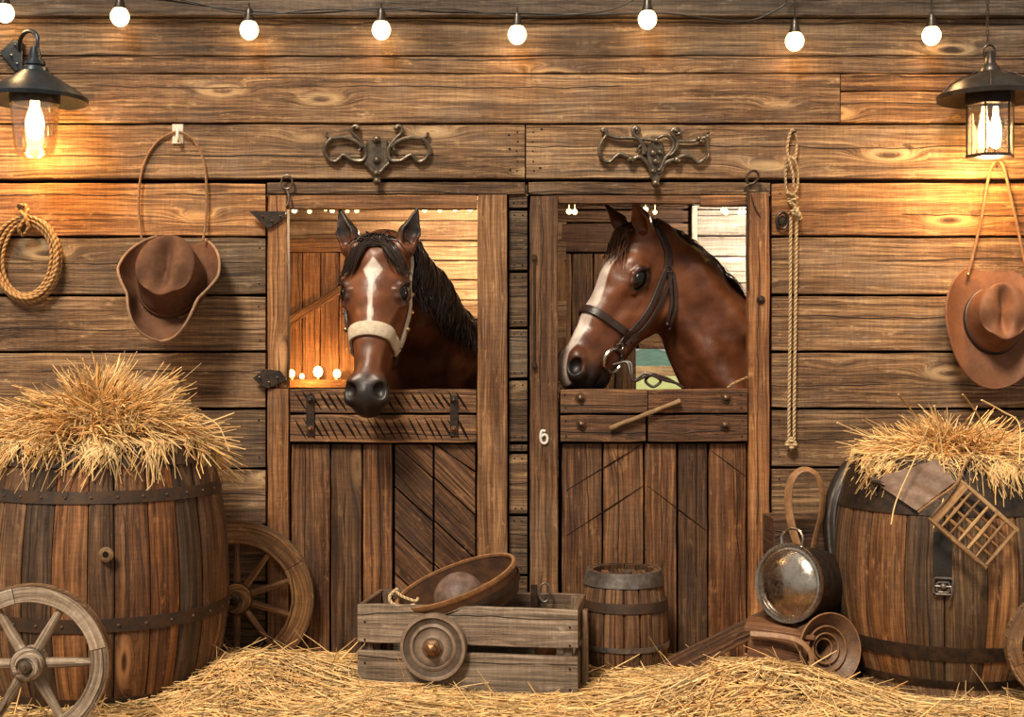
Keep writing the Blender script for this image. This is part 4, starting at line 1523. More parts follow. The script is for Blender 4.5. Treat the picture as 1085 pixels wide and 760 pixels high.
# small keg
kx, ky = W(661, 0, -0.27).x, -0.27
keg = empty('small_keg', (kx, ky, FL), 'small brown keg with pale metal top hoop beside the cart', 'keg')
barrel(keg, kx, ky, FL, 0.402, 0.155, 0.186, 0.152, 16, [(0.75, 0.66, 0.6), (0.6, 0.54, 0.5), (0.9, 0.75, 0.62), (0.68, 0.6, 0.55)], [(0.345, 0.404, 0, M['zinc']), (0.245, 0.285, 0, M['hoop']), (0.085, 0.105, 0, M['zinc']), (-0.09, -0.04, 0, M['hoop'])], M['stave'], M['hoop'], rim_in=0.025, a0=0.2)
s = MB()
lathe(s, [(0.022, 0), (0.022, 0.014), (0.016, 0.018), (0, 0.018)], (kx + 0.01, ky - 0.05, 0.386), (0, 0, 1), 16)
s.build('bung', M['zinc'], keg)

# ------------------------------------------------------------------ wheels


def wheel(name, label, c, R, rw, depth, nsp, mat, tone, axis, hub_r, a0=0.0, hubm=None, lab_tire=False, sw=1.0):
    root = empty(name, (c[0], c[1], c[2] - R), label, 'wheel')
    ax = Vector(axis).normalized()
    up = (Z_ - ax * Z_.dot(ax)).normalized()
    sd = up.cross(ax).normalized()
    c = Vector(c)
    s = MB()
    # felloes
    nf = max(4, nsp // 2) if nsp else 6
    N = 72
    for q in range(nf):
        sdv = rnd(0, 80)
        vs, gs = [], []
        kf = rnd(0.88, 1.1)
        tn = tuple(t * kf for t in tone)
        m = N // nf
        for i in range(m + 1):
            an = a0 + 0.2 + 2 * PI * (q + 0.004 + (0.992) * i / m) / nf
            d = sd * math.cos(an) + up * math.sin(an)
            for (r, h) in ((R - rw, -depth / 2 + .003), (R - rw + .003, -depth / 2), (R - .004, -depth / 2), (R, -depth / 2 + .004), (R, depth / 2 - .004), (R - .004, depth / 2), (R - rw + .003, depth / 2), (R - rw, depth / 2 - .003)):
                vs.append(c + d * r + ax * h)
                gs.append((an * R + sdv, r - R + rw / 2 + h * 0.6, sdv))
        fs = []
        for i in range(m):
            for k in range(8):
                k2 = (k + 1) % 8
                fs.append((i * 8 + k, i * 8 + k2, (i + 1) * 8 + k2, (i + 1) * 8 + k))
        fs += [tuple(reversed(range(8))), tuple(m * 8 + k for k in range(8))]
        s.add(vs, [tuple(reversed(f)) for f in fs], gs, tn)
    s.build('rim', mat, root)
    s = MB()
    lathe(s, [(R - 0.001, -depth * .46), (R + 0.006, -depth * .46), (R + 0.006, depth * .46), (R - 0.001, depth * .46)], c, ax, 72)
    s.build('tire', M['hoop'] if lab_tire else M['spoke'], root)
    for i in range(nsp):
        an = a0 + 2 * PI * i / nsp
        d = sd * math.cos(an) + up * math.sin(an)
        s = MB()
        n = 8
        tube(s, [c + d * (hub_r * 0.8 + (R - rw - hub_r * 0.8 + 0.006) * j / n) for j in range(n + 1)], [R * sw * (0.052 - 0.012 * abs(j / n - 0.35) - 0.010 * (j / n)) for j in range(n + 1)], 10)
        sdv = rnd(0, 80)
        s.g = [(a + sdv, b * 0.06, sdv) for a, b, _ in s.g]
        s.t = [tone] * len(s.v)
        s.build('spoke', mat, root)
    s = MB()
    lathe(s, [(hub_r, -depth * 0.9), (hub_r * 1.02, depth * 0.5), (hub_r * 0.92, depth * 0.8), (hub_r * 0.80, depth * 0.82), (hub_r * 0.76, depth * 1.15), (hub_r * 0.55, depth * 1.2), (hub_r * 0.5, depth * 1.0), (0, depth * 1.0)], c, ax, 32, tone)
    hb_ = s.build('hub', mat, root)
    s = MB()
    lathe(s, [(hub_r * 0.36, depth * 0.9), (hub_r * 0.36, depth * 1.35), (hub_r * 0.26, depth * 1.5), (hub_r * 0.18, depth * 1.52), (hub_r * 0.16, depth * 1.7), (0, depth * 1.72)], c, ax, 16, (1.2, 1.1, 1.0))
    lathe(s, [(hub_r * 1.03, depth * 0.30), (hub_r * 1.08, depth * 0.32), (hub_r * 1.06, depth * 0.52), (hub_r * 0.95, depth * 0.55)], c, ax, 32, (1, 1, 1))
    s.build('axle_cap', hubm or M['iron'], root)
    return root


yw = -1.40
kw = S(yw)
cw = W(31, 703, yw)
wheel('wagon_wheel', 'grey weathered spoked wheel leaning in front of the large oak barrel', cw, 82 * kw, 17 * kw, 0.050, 6, M['grey'], (1.5, 1.48, 1.42), (0.10, -1, 0.02), 17 * kw, 0.0, M['zinc'], sw=1.45)
yw = -0.072
kw = S(yw)
cw = W(251, 634, yw)
wheel('wagon_wheel', 'brown wooden spoked wheel between the large oak barrel and the door', cw, 80 * kw, 22 * kw, 0.045, 10, M['spoke'], (1.45, 1.3, 1.1), (0.02, -1, 0.03), 16 * kw, 0.32, M['iron'])
yw = -1.10
kw = S(yw)
cw = W(1124, 685, yw)
wheel('wagon_wheel', 'brown wheel rim just showing in front of the bulging barrel', cw, 56 * kw, 14 * kw, 0.045, 8, M['spoke'], (0.9, 0.8, 0.7), (-0.05, -1, 0.03), 12 * kw, 0.2, M['iron'])

# ------------------------------------------------------------------ cart with tub


def cart():
    yaw = math.radians(-8)
    ex = Vector((math.cos(yaw), math.sin(yaw), 0))
    ey = Vector((-math.sin(yaw), math.cos(yaw), 0))
    fr = W(612, 727, -0.80)                     # front right bottom corner
    fr.z = 0.0
    Wd, Dp, H = 0.865, 0.37, 0.295
    fl = fr - ex * Wd
    root = empty('wooden_cart', (fr + fl) / 2 + Vector((0, 0, FL)), 'grey slatted wooden cart with a small round wheel, holding a tilted tub', 'cart')

    def side(a, b, name, boards, inn, tones):
        d = (b - a).normalized()
        nrm = inn
        s = MB()
        for (z0, z1), t in zip(boards, tones):
            slab(s, (a + b) / 2 + Z_ * ((z0 + z1) / 2) + nrm * 0.011, (b - a).length, z1 - z0, 0.022, d, Z_, nrm, t)
        return s
    g = (1.05, 1.0, 0.95)
    lo, hi_ = (-0.02, 0.148), (0.178, 0.328)
    s = side(fl, fr, 'f', [lo, hi_], ey, [(0.85, 0.8, 0.75), g])
    nn = -ey
    for zz in (0.02, 0.1, 0.19, 0.26):
        for xx in (0.03, Wd - 0.03):
            q = fl + ex * xx + Z_ * zz - ey * 0.0005
            lathe(s, [(0.0045, 0), (0.004, 0.002), (0, 0.0025)], q, nn, 8, (1, 1, 1), 1)
    s.build('front_panel', [M['grey'], M['screw']], root)
    s = side(fl + ey * Dp, fr + ey * Dp, 'b', [lo, hi_], -ey, [(0.7, 0.66, 0.6), (0.7, 0.6, 0.5)])
    s.build('back_panel', M['grey'], root)
    for p, nm, inn in ((fl, 'side_panel', ex), (fr, 'side_panel', -ex)):
        s = side(p + ey * 0.022, p + ey * (Dp - 0.022), nm, [lo, hi_], inn, [(0.6, 0.5, 0.42), (0.7, 0.55, 0.42)])
        s.build(nm, M['grey'], root)
    for p in (fl, fr, fl + ey * Dp, fr + ey * Dp):
        s = MB()
        inx = ex if (p - fl).dot(ex) < 0.1 else -ex
        iny = ey if (p - fl).dot(ey) < 0.1 else -ey
        slab(s, p + inx * 0.040 + iny * 0.040 + Z_ * (0.158 + FL / 2), 0.325 - FL, 0.035, 0.035, Z_, ex, ey, (0.6, 0.52, 0.45))
        s.build('corner_post', M['grey'], root)
    s = MB()
    slab(s, fr + ex * 0.016 + ey * Dp * 0.42 + Z_ * 0.13, 0.34, 0.05, 0.022, Z_, ey, ex, (0.85, 0.72, 0.6))
    s.build('side_cleat', M['grey'], root)
    s = MB()
    for i in range(3):
        slab(s, (fl + fr) / 2 + ey * (0.085 + 0.10 * i) + Z_ * 0.02, Wd - 0.08, 0.095, 0.016, ex, ey, Z_, (0.6, 0.5, 0.4))
    s.build('floor_boards', M['grey'], root)
    # wheel with stepped disc
    c = W(459, 686, 0)
    best = None
    for i in range(200):
        q = fl + ex * (Wd * i / 199) - ey * 0.03
        e = abs(542.5 + q.x * F / (CD + q.y) - 459)
        if best is None or e < best[0]:
            best = (e, q)
    q = best[1]
    q.z = CAMZ - (686 - 380) * (CD + q.y) / F
    k = S(q.y)
    R = 35.5 * k
    s = MB()
    lathe(s, [(R, -0.026), (R, 0.010), (R * 0.985, 0.016), (R * 0.90, 0.017), (R * 0.87, 0.010), (R * 0.72, 0.006), (R * 0.68, 0.010), (R * 0.62, 0.012), (R * 0.58, 0.006), (R * 0.34, 0.008), (R * 0.30, 0.016), (0.0, 0.016)], q, -ey, 56)
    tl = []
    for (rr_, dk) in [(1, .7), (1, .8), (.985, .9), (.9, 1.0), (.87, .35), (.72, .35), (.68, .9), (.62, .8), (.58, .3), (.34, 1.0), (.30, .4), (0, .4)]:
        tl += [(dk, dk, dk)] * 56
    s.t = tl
    w = s.build('wheel', M['discwood'], root)
    s = MB()
    lathe(s, [(R * 0.27, 0.014), (R * 0.27, 0.024), (R * 0.20, 0.028), (R * 0.17, 0.030), (R * 0.17, 0.046), (R * 0.11, 0.052), (0, 0.054)], q, -ey, 6, (3.0, 2.2, 1.4))
    h = s.build('axle_nut', M['iron'])
    fix_sub(h, w)
    # tub ------------------------------------------------------------
    tc = W(483, 617, -0.62)
    Rr = 0.250
    # axis of the opening: leaning towards the viewer and to the left
    ax = Vector((-0.33, -0.33, 0.88)).normalized()
    mj = Vector((0.936, 0, 0.351))
    SY = 0.56
    tub = empty('round_tub', tc - ax * 0.12, 'shallow brown round tub tipped up in the cart, holding a mottled ball', 'tub')
    s = MB()
    D = 0.12
    lathe(s, [(0, -D), (Rr * 0.90, -D), (Rr * 0.97, -D * 0.4), (Rr, 0), (Rr * 0.965, 0), (Rr * 0.94, -D * 0.4), (Rr * 0.87, -D + 0.014), (0, -D + 0.014)], tc, ax, 64, side=mj, sy=SY)
    s.build('tub_wall', M['copper'], tub)
    s = MB()
    lathe(s, [(Rr * 0.955, 0.0), (Rr * 0.96, 0.010), (Rr * 1.01, 0.010), (Rr * 1.02, -0.004), (Rr * 1.0, -0.012)][::-1], tc, ax, 64, (1.0, 0.95, 0.9), side=mj, sy=SY)
    s.build('tub_rim', M['tanleather'], tub)
    s = MB()
    for k_ in (0.975, 0.955):
        pass
    lathe(s, [(Rr * 0.985, -D * 0.38), (Rr * 1.0, -D * 0.36), (Rr * 0.985, -D * 0.62), (Rr * 0.96, -D * 0.62)][::-1], tc, ax, 64, side=mj, sy=SY)
    s.build('tub_band', M['hoop'], tub)
    s = MB()
    d_, sx, ty = frame_from(ax)
    tube(s, spline([W(421, 624, -0.60), W(413, 632, -0.64), W(416, 640, -0.67), W(428, 643, -0.69), W(440, 641, -0.69)], 6), 0.007, 8)
    tube(s, spline([W(419, 626, -0.60), W(426, 632, -0.65), W(440, 637, -0.69), W(443, 634, -0.68)], 6), 0.006, 8)
    s.build('rope_handle', M['palerope'], tub)
    # ball
    s = MB()
    bc = tc + ax * 0.005 + Vector((0.015, -0.05, 0.0))
    bc = W(487, 634, -0.60)
    ball(s, bc, 0.103, seg=40)
    tag(s.build('mottled_ball', M['bole']), 'mottled brown ball lying in the tipped tub', 'ball')
    # iron ring with plate
    e = empty('iron_ring_plate', W(570, 640, -0.47), 'small iron plate with a round ring standing behind the tub in the cart', 'hardware')
    s = MB()
    q = W(566, 630, -0.47)
    slab(s, q - Z_ * 0.06, 0.20, 0.030, 0.01, Z_, X_, Y_, (1.3, 1.1, 0.9), jit=0)
    s.build('plate', M['iron'], e)
    s = MB()
    q = W(577, 628, -0.48)
    tube(s, [q + Vector((0.022 * math.cos(t), 0, 0.038 * math.sin(t))) for t in [2 * PI * i / 20 for i in range(20)]], 0.0048, 8, True)
    s.build('ring', M['zinc'], e)
    # bits lying inside the cart, seen through the gap
    for (px, col, lb) in ((578, (1.4, 1.1, 0.7), 'tan gourd lying in the cart seen through the slat gap'), (556, (0.6, 0.7, 0.4), 'small greenish gourd in the cart seen through the slat gap')):
        s = MB()
        r = 0.045 if px > 570 else 0.022
        q = W(px, 690, -0.66)
        q.z = 0.03 + 0.008 + r
        if r > 0.03:
            q.z += 0.06
        lathe(s, [(0, -r)] + [(r * math.sin(PI * i / 10) * (1 + 0.0 * i), -r * math.cos(PI * i / 10)) for i in range(1, 10)] + [(0, r)], q, (0.5, 0, 1), 20, col, wob=lambda a, h: 1 + 0.05 * math.cos(6 * a))
        tag(s.build('gourd', M['tanleather']), lb, 'gourd')
    return root, fl, fr, ex, ey


cart_root, cfl, cfr, cex, cey = cart()

# ------------------------------------------------------------------ things beside the right barrel


def basin():
    c = W(836, 618, -0.60)
    k = S(-0.60)
    R = 42 * k
    ax = Vector((-0.70, -0.66, 0.12)).normalized()
    root = empty('steel_pot', c - Vector((0, 0, R)), 'shiny steel pot on its side, showing its dished lid with a loop handle', 'pot')
    sd = (Z_ - ax * Z_.dot(ax)).normalized()
    s = MB()
    lathe(s, [(R, -0.008), (R * 1.015, 0.002), (R, 0.009), (R * 0.93, 0.008), (R * 0.90, -0.002), (R * 0.84, 0.0), (R * 0.80, 0.010), (R * 0.6, 0.026), (R * 0.35, 0.036), (0, 0.040)], c, ax, 64, side=sd)
    s.build('lid', M['steel'], root)
    s = MB()
    lathe(s, [(0, -0.24), (R * 0.72, -0.24), (R * 0.88, -0.20), (R * 0.97, -0.04), (R * 0.97, -0.008)], c, ax, 48)
    s.build('pot_body', M['iron'], root)
    s = MB()
    q = c + sd * (R * 1.0)
    side = ax.cross(sd).normalized()
    tube(s, spline([q - side * 0.045 - sd * 0.02, q - side * 0.05 + sd * 0.025, q - side * 0.025 + sd * 0.055, q + side * 0.025 + sd * 0.055, q + side * 0.05 + sd * 0.025, q + side * 0.045 - sd * 0.02], 6), 0.006, 8)
    s.build('loop_handle', M['steel'], root)


def strap_loop():
    root = empty('leather_strap_loop', W(868, 600, -0.42), 'brown leather strap standing in a tall loop behind the steel pot', 'strap')
    Y = -0.42
    s = MB()
    P = spline([W(862, 606, Y - .05), W(852, 590, Y - .04), W(842, 568, Y - .02), W(836, 540, Y), W(836, 520, Y), W(842, 504, Y), W(853, 498, Y), W(865, 504, Y), W(871, 522, Y), W(870, 545, Y + .01), W(865, 565, Y + .02), W(860, 590, Y + .03)], 7)
    cen = W(853, 540, Y)
    N = [((p - cen) * 1.0 + Vector((0, -0.10, 0))).normalized() for p in P]
    band(s, P, N, 0.034, 0.006)
    s.build('strap', M['tanleather'], root)
    s = MB()
    P = spline([W(850, 585, Y - .05), W(858, 600, Y - .07), W(872, 612, Y - .08), W(884, 622, Y - .08), W(890, 634, Y - .06)], 7)
    band(s, P, [Vector((0.2, -1, 0.4)).normalized()] * len(P), 0.03, 0.006)
    s.build('strap_tail', M['leather'], root)
    # pile of dark harness behind
    h = empty('harness_collar', W(885, 600, -0.3), 'black leather harness collar leaning against the bulging barrel', 'harness')
    s = MB()
    P = spline([W(930, 478, -0.30), W(908, 490, -0.32), W(893, 510, -0.34), W(884, 540, -0.36), W(884, 575, -0.37), W(890, 610, -0.38), W(898, 650, -0.36)], 7)
    n = len(P)
    tube(s, P, [0.026 + 0.020 * math.sin(PI * i / (n - 1)) for i in range(n)], 14)
    s.build('collar_pad', M['black'], h)
    s = MB()
    P2 = [p + Vector((-0.028, -0.035, 0)) for p in P]
    tube(s, P2, 0.0065, 8)
    P3 = [p + Vector((-0.008, -0.045, 0)) for p in P[4:-6]]
    tube(s, P3, 0.0045, 8)
    s.build('collar_piping', M['zinc'], h)
    # wooden box against the wall
    b = empty('wooden_box', W(850, 600, -0.2), 'dark open wooden box standing behind the steel pot', 'box')
    x0, x1 = W(819, 0, -0.26).x, W(893, 0, -0.26).x
    zt = W(0, 549, -0.26).z
    zb = FL
    for nm, cc, L_, Wd_, dl, dw, dt in (
            ('front_panel', ((x0 + x1) / 2, -0.26, 0), x1 - x0, 0, X_, Z_, Y_), ('back_panel', ((x0 + x1) / 2, -0.035, 0), x1 - x0, 0, X_, Z_, Y_),
            ('side_panel', (x0 + 0.01, -0.147, 0), 0.20, 0, Y_, Z_, X_), ('side_panel', (x1 - 0.01, -0.147, 0), 0.20, 0, Y_, Z_, X_)):
        s = MB()
        nb = 4
        hh = (zt - zb) / nb
        for i in range(nb):
            slab(s, (cc[0], cc[1], zb + hh * (i + 0.5)), L_, hh - 0.008, 0.02, dl, dw, dt, pick([(0.7, 0.6, 0.52), (0.55, 0.48, 0.42)]))
        s.build(nm, M['door'], b)


basin()
strap_loop()


def fallen_pail():
    Y = -0.72
    c = W(879, 688, Y)
    k = S(Y)
    R = 38 * k
    ax = Vector((0.36, -0.92, 0.12)).normalized()
    root = empty('fallen_churn', c - Vector((0, 0, R)), 'brown flared wooden churn lying on its side with ringed mouth in the straw', 'churn')
    s = MB()
    lathe(s, [(0, -0.34), (R * 0.62, -0.34), (R * 0.68, -0.20), (R * 0.80, -0.06), (R * 0.97, -0.010), (R, 0), (R * 0.97, 0.006), (R * 0.90, 0.0), (R * 0.80, -0.014), (R * 0.66, -0.030), (R * 0.62, -0.022), (R * 0.58, -0.030), (R * 0.46, -0.038), (R * 0.42, -0.030), (R * 0.38, -0.036), (R * 0.33, -0.05), (R * 0.27, -0.045), (R * 0.24, -0.06), (R * 0.2, -0.16), (0, -0.16)], c, ax, 64)
    s.build('churn_body', M['pail'], root)
    s = MB()
    for rr, zz in ((R * 0.99, 0.006), (R * 0.62, -0.018), (R * 0.42, -0.026), (R * 0.27, -0.04)):
        d_, a_, b_ = frame_from(ax)
        tube(s, [c + ax * zz + a_ * rr * math.cos(t) + b_ * rr * math.sin(t) for t in [2 * PI * i / 48 for i in range(48)]], 0.0035, 6, True)
    s.build('mouth_rings', M['tanleather'], root)
    # wooden trough / lid box to its side
    t = empty('wooden_trough', W(820, 700, -0.55), 'brown wooden trough lying beside the fallen churn with a bow handle', 'trough')
    A = [W(800, 655, -0.42), W(868, 664, -0.48), W(850, 675, -0.74), W(790, 668, -0.70)]
    s = MB()
    dl = (A[1] - A[0]).normalized()
    dw = (A[3] - A[0])
    dw = (dw - dl * dw.dot(dl)).normalized()
    slab(s, (A[0] + A[1] + A[2] + A[3]) / 4, 0.27, 0.27, 0.02, dl, dw, dl.cross(dw), (0.95, 0.75, 0.65))
    s.build('top_board', M['frame'], t)
    s = MB()
    dn = (W(790, 712, -0.72) - W(793, 670, -0.72)).normalized()
    e1 = (W(852, 683, -0.76) - W(793, 671, -0.72)).normalized()
    dn = (dn - e1 * dn.dot(e1)).normalized()
    slab(s, W(822, 700, -0.72), 0.225, 0.19, 0.02, e1, dn, e1.cross(dn), (0.7, 0.52, 0.42))
    s.build('side_board', M['frame'], t)
    s = MB()
    P = spline([W(795, 672, -0.74), W(820, 674, -0.76), W(842, 678, -0.79), W(854, 686, -0.81), W(860, 698, -0.82), W(857, 714, -0.82), W(850, 722, -0.80)], 7)
    band(s, P, [Vector((0.3, -0.9, 0.5)).normalized()] * len(P), 0.022, 0.006)
    s.build('bow_handle', M['tanleather'], t)
    # sloping plank
    s = MB()
    a, b = W(703, 712, -0.38), W(822, 652, -0.36)
    d = (b - a).normalized()
    slab(s, (a + b) / 2, (b - a).length, 0.085, 0.022, d, d.cross(Y_).normalized(), Y_, (0.85, 0.72, 0.6))
    tag(s.build('sloping_plank', M['door']), 'brown plank sloping from the straw beside the keg up to the trough', 'plank')


fallen_pail()

# ------------------------------------------------------------------ straw


def straws(name, P0, D0, L, R, bend, tone, mat, droop=None, rings=5, sides=3, clear=None):
    """P0 base points, D0 directions, lengths, radii, bend vectors: thin tapered bent stalks in one mesh"""
    n = len(P0)
    t = np.linspace(0, 1, rings)[None, :, None]
    P = P0[:, None, :] + D0[:, None, :] * (L[:, None, None] * t) + bend[:, None, :] * (t ** 2) * L[:, None, None]
    if droop is not None:
        P[:, :, 2] -= (droop[:, None] * (t[:, :, 0] ** 2) * L[:, None])
    if clear is not None:
        # stalks that hang over the rim lie on the outside of the barrel
        bx, by, zr, Rf = clear
        for i in range(rings):
            q = P[:, i]
            rad = np.hypot(q[:, 0] - bx, q[:, 1] - by) + 1e-6
            need = Rf(np.minimum(q[:, 2], zr)) + 0.012
            low = (q[:, 2] < zr + 0.01) & (rad < need)
            far = low & (rad > need * 0.72)
            f = np.where(far, need / rad, 1.0)
            q[:, 0] = bx + (q[:, 0] - bx) * f
            q[:, 1] = by + (q[:, 1] - by) * f
            q[:, 2] = np.where(low & ~far, zr + 0.012, q[:, 2])
            P[:, i] = q
    P[:, :, 1] = np.minimum(P[:, :, 1], -0.022)
    T = np.gradient(P, axis=1)
    T /= np.linalg.norm(T, axis=2, keepdims=True) + 1e-9
    ref = np.where(np.abs(T[:, :, 2:3]) < 0.9, np.array([[[0., 0, 1]]]), np.array([[[0., 1, 0]]]))
    A = np.cross(T, ref)
    A /= np.linalg.norm(A, axis=2, keepdims=True) + 1e-9
    B = np.cross(A, T)
    prof = (1 - 0.55 * t[:, :, 0] ** 1.5)
    V = []
    for k in range(sides):
        an = 2 * PI * k / sides
        V.append(P + (A * math.cos(an) + B * math.sin(an)) * (R[:, None] * prof)[:, :, None])
    V = np.stack(V, axis=2).reshape(-1, 3)          # n, rings, sides
    base = (np.arange(n) * rings * sides)[:, None, None]
    r = np.arange(rings - 1)[None, :, None] * sides
    k = np.arange(sides)[None, None, :]
    k2 = (k + 1) % sides
    Q = np.stack([base + r + k, base + r + sides + k, base + r + sides + k2, base + r + k2], axis=3).reshape(-1, 4)
    tn = np.repeat(tone, rings * sides, axis=0)
    return np_mesh(name, V, Q, mat, tn)


def straw_tones(n, lo=0.55, hi=1.35):
    k = RNG.uniform(lo, hi, n)[:, None] ** 1.2
    h = RNG.uniform(0, 1, n)[:, None] ** 1.6
    return k * (np.array([[1.0, 0.98, 1.0]]) * (1 - h) + np.array([[1.05, 0.84, 0.6]]) * h)


def gbed(x, y):
    """height of the straw bed"""
    def g(cx, cy, sx, sy, h):
        return h * np.exp(-((x - cx) / sx) ** 2 - ((y - cy) / sy) ** 2)
    z = 0.0 + 0.010 * np.sin(x * 5.1 + y * 3) + 0.008 * np.sin(x * 11 - y * 7)
    z = z + g(-1.05, -0.62, 0.30, 0.30, 0.125) + g(0.95, -0.93, 0.33, 0.20, 0.15) + g(-0.5, -1.15, 0.5, 0.2, 0.03)
    z = z + g(1.6, -1.25, 0.5, 0.25, 0.05) - g(-1.75, -1.1, 0.45, 0.25, 0.035)
    z = z - 0.05 * np.clip((y + 0.15) / 0.15, 0, 1)
    return z


def floor_straw():
    # bed under the stalks
    nx, ny = 160, 60
    xs = np.linspace(-3.0, 3.0, nx)
    ys = np.linspace(-2.1, -0.002, ny)
    Xg, Yg = np.meshgrid(xs, ys)
    Zg = gbed(Xg, Yg) - 0.02 + RNG.uniform(-0.006, 0.006, Xg.shape)
    edge = np.clip((Yg + 2.1) / 0.12, 0, 1) * np.clip((3.0 - np.abs(Xg)) / 0.1, 0, 1)
    Zg = FL + 0.003 + (Zg - FL) * edge
    V = np.stack([Xg, Yg, Zg], 2).reshape(-1, 3)
    i = np.arange(nx - 1)[None, :] + np.arange(ny - 1)[:, None] * nx
    Q = np.stack([i, i + 1, i + nx + 1, i + nx], 2).reshape(-1, 4)
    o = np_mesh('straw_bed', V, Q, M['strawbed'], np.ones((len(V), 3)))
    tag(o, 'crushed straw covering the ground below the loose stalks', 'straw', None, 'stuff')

    n = 26000
    x = RNG.uniform(-2.75, 2.75, n)
    y = -0.01 - 1.95 * RNG.uniform(0, 1, n) ** 0.9
    keep = np.ones(n, bool)
    for (cx, cy, r) in ((BL[0], BL[1], 0.44), (BR[0], BR[1], 0.42), (kx, ky, 0.19)):
        keep &= ((x - cx) ** 2 + (y - cy) ** 2) > r * r
    # keep out of the cart
    rx = (x - cfl.x) * cex.x + (y - cfl.y) * cex.y
    ry = (x - cfl.x) * cey.x + (y - cfl.y) * cey.y
    keep &= ~((rx > -0.03) & (rx < 0.9) & (ry > -0.03) & (ry < 0.40))
    x, y = x[keep], y[keep]
    n = len(x)
    z = gbed(x, y) + RNG.uniform(-0.012, 0.016, n)
    a = RNG.normal(0.0, 0.75, n) + np.where(RNG.uniform(0, 1, n) < 0.5, 0, PI)
    el = RNG.normal(0.02, 0.10, n)
    wild = RNG.uniform(0, 1, n) < 0.035
    el = np.where(wild, np.abs(RNG.normal(0.45, 0.35, n)), el)
    D = np.stack([np.cos(a) * np.cos(el), np.sin(a) * np.cos(el) * 0.8, np.sin(el)], 1)
    D /= np.linalg.norm(D, axis=1, keepdims=True)
    L = RNG.uniform(0.08, 0.32, n)
    L = np.where(wild, RNG.uniform(0.08, 0.2, n), L)
    R = RNG.uniform(0.0018, 0.0040, n)
    P0 = np.stack([x, y, z], 1) - D * (L[:, None] * np.where(wild, 0.1, 0.5)[:, None])
    # follow the bed at both ends
    P1 = P0 + D * L[:, None]
    P0[:, 2] = np.where(wild, P0[:, 2], gbed(P0[:, 0], P0[:, 1]) + RNG.uniform(-0.006, 0.020, n))
    P0[:, 1] = np.minimum(P0[:, 1], -0.012)
    P1z = np.where(wild, P1[:, 2], gbed(P1[:, 0], P1[:, 1]) + RNG.uniform(-0.006, 0.024, n))
    P1[:, 2] = P1z
    P1[:, 1] = np.minimum(P1[:, 1], -0.012)
    D = P1 - P0
    L = np.linalg.norm(D, axis=1)
    D /= L[:, None]
    bend = RNG.normal(0, 0.10, (n, 3)) * np.array([[1, 1, 0.35]])
    tone = straw_tones(n, 0.45, 1.45)
    o = straws('straw_layer', P0, D, L, R, bend, tone, M['straw'])
    tag(o, 'loose golden straw stalks strewn over the ground in front of the barn wall', 'straw', None, 'stuff')


floor_straw()


def heap(name, label, cx, cy, z0, r, n, spread, rise, lean=(0, 0), seed=1, lo=0.55, clear=None):
    """tuft of stalks growing out of a barrel and drooping over its rim"""
    a = RNG.uniform(0, 2 * PI, n)
    q = RNG.uniform(0, 1, n) ** 0.55
    bx = cx + r * 0.80 * q * np.cos(a)
    by = cy + r * 0.80 * q * np.sin(a)
    bz = z0 + rise * (1 - q ** 2) * 0.85 + RNG.uniform(-0.03, 0.02, n)
    nc = 90
    ca_, cq = RNG.uniform(0, 2 * PI, nc), RNG.uniform(0, 1, nc) ** 0.55
    cl = np.argmin((np.cos(a)[:, None] * q[:, None] - (np.cos(ca_) * cq)[None]) ** 2 + (np.sin(a)[:, None] * q[:, None] - (np.sin(ca_) * cq)[None]) ** 2, axis=1)
    a2 = a + RNG.normal(0, 0.22, n) + RNG.normal(0, 0.50, nc)[cl]
    el = np.clip(0.82 - 0.60 * q + RNG.normal(0, 0.16, n) + RNG.normal(0, 0.24, nc)[cl], -0.25, 1.35)
    D = np.stack([np.cos(a2) * np.cos(el) + lean[0], np.sin(a2) * np.cos(el) + lean[1], np.sin(el)], 1)
    D /= np.linalg.norm(D, axis=1, keepdims=True)
    L = RNG.uniform(0.13, 0.27, n) * spread * (0.85 + 0.15 * q) * (0.85 + 0.3 * RNG.uniform(0, 1, nc))[cl]
    R = RNG.uniform(0.0022, 0.0052, n)
    P0 = np.stack([bx - 0.04 * np.cos(a), by - 0.04 * np.sin(a), bz], 1)
    droop = RNG.uniform(0.10, 0.85, n) * (0.2 + q) * np.where(el < 0.1, 0.5, 1.0)
    bend = RNG.normal(0, 0.10, (n, 3)) + RNG.normal(0, 0.16, (nc, 3))[cl]
    o = straws(name, P0, D, L, R, bend, straw_tones(n, lo, 1.45), M['straw'], droop, rings=8, clear=clear)
    tag(o, label, 'straw', None, 'stuff')
    # core
    return o


def heap_core(root_name, cx, cy, z0, r, rise, label):
    s = MB()
    pr = [(r * math.cos(t * PI / 2 / 8) if t < 8 else 0.0, rise * math.sin(t * PI / 2 / 8)) for t in range(9)]
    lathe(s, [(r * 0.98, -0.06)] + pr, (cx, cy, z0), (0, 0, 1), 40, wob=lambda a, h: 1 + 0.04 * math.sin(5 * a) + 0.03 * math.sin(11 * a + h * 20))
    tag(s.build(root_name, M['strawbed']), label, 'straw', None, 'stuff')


heap('straw_heap', 'golden straw heaped high and drooping over the large oak barrel', BL[0] - 0.03, BL[1], 0.965, 0.40, 5600, 0.93, 0.15, clear=(BL[0], BL[1], 0.968, RL))
heap_core('packed_straw', BL[0], BL[1], 0.93, 0.355, 0.14, 'packed straw filling the large oak barrel')
heap('straw_heap', 'pale straw spilling over the bulging barrel with the lattice', BR[0] + 0.02, BR[1], 0.895, 0.36, 4200, 0.80, 0.05, clear=(BR[0], BR[1], 0.908, RB))
heap_core('packed_straw', BR[0], BR[1], 0.86, 0.325, 0.08, 'packed straw filling the bulging barrel with the lattice')

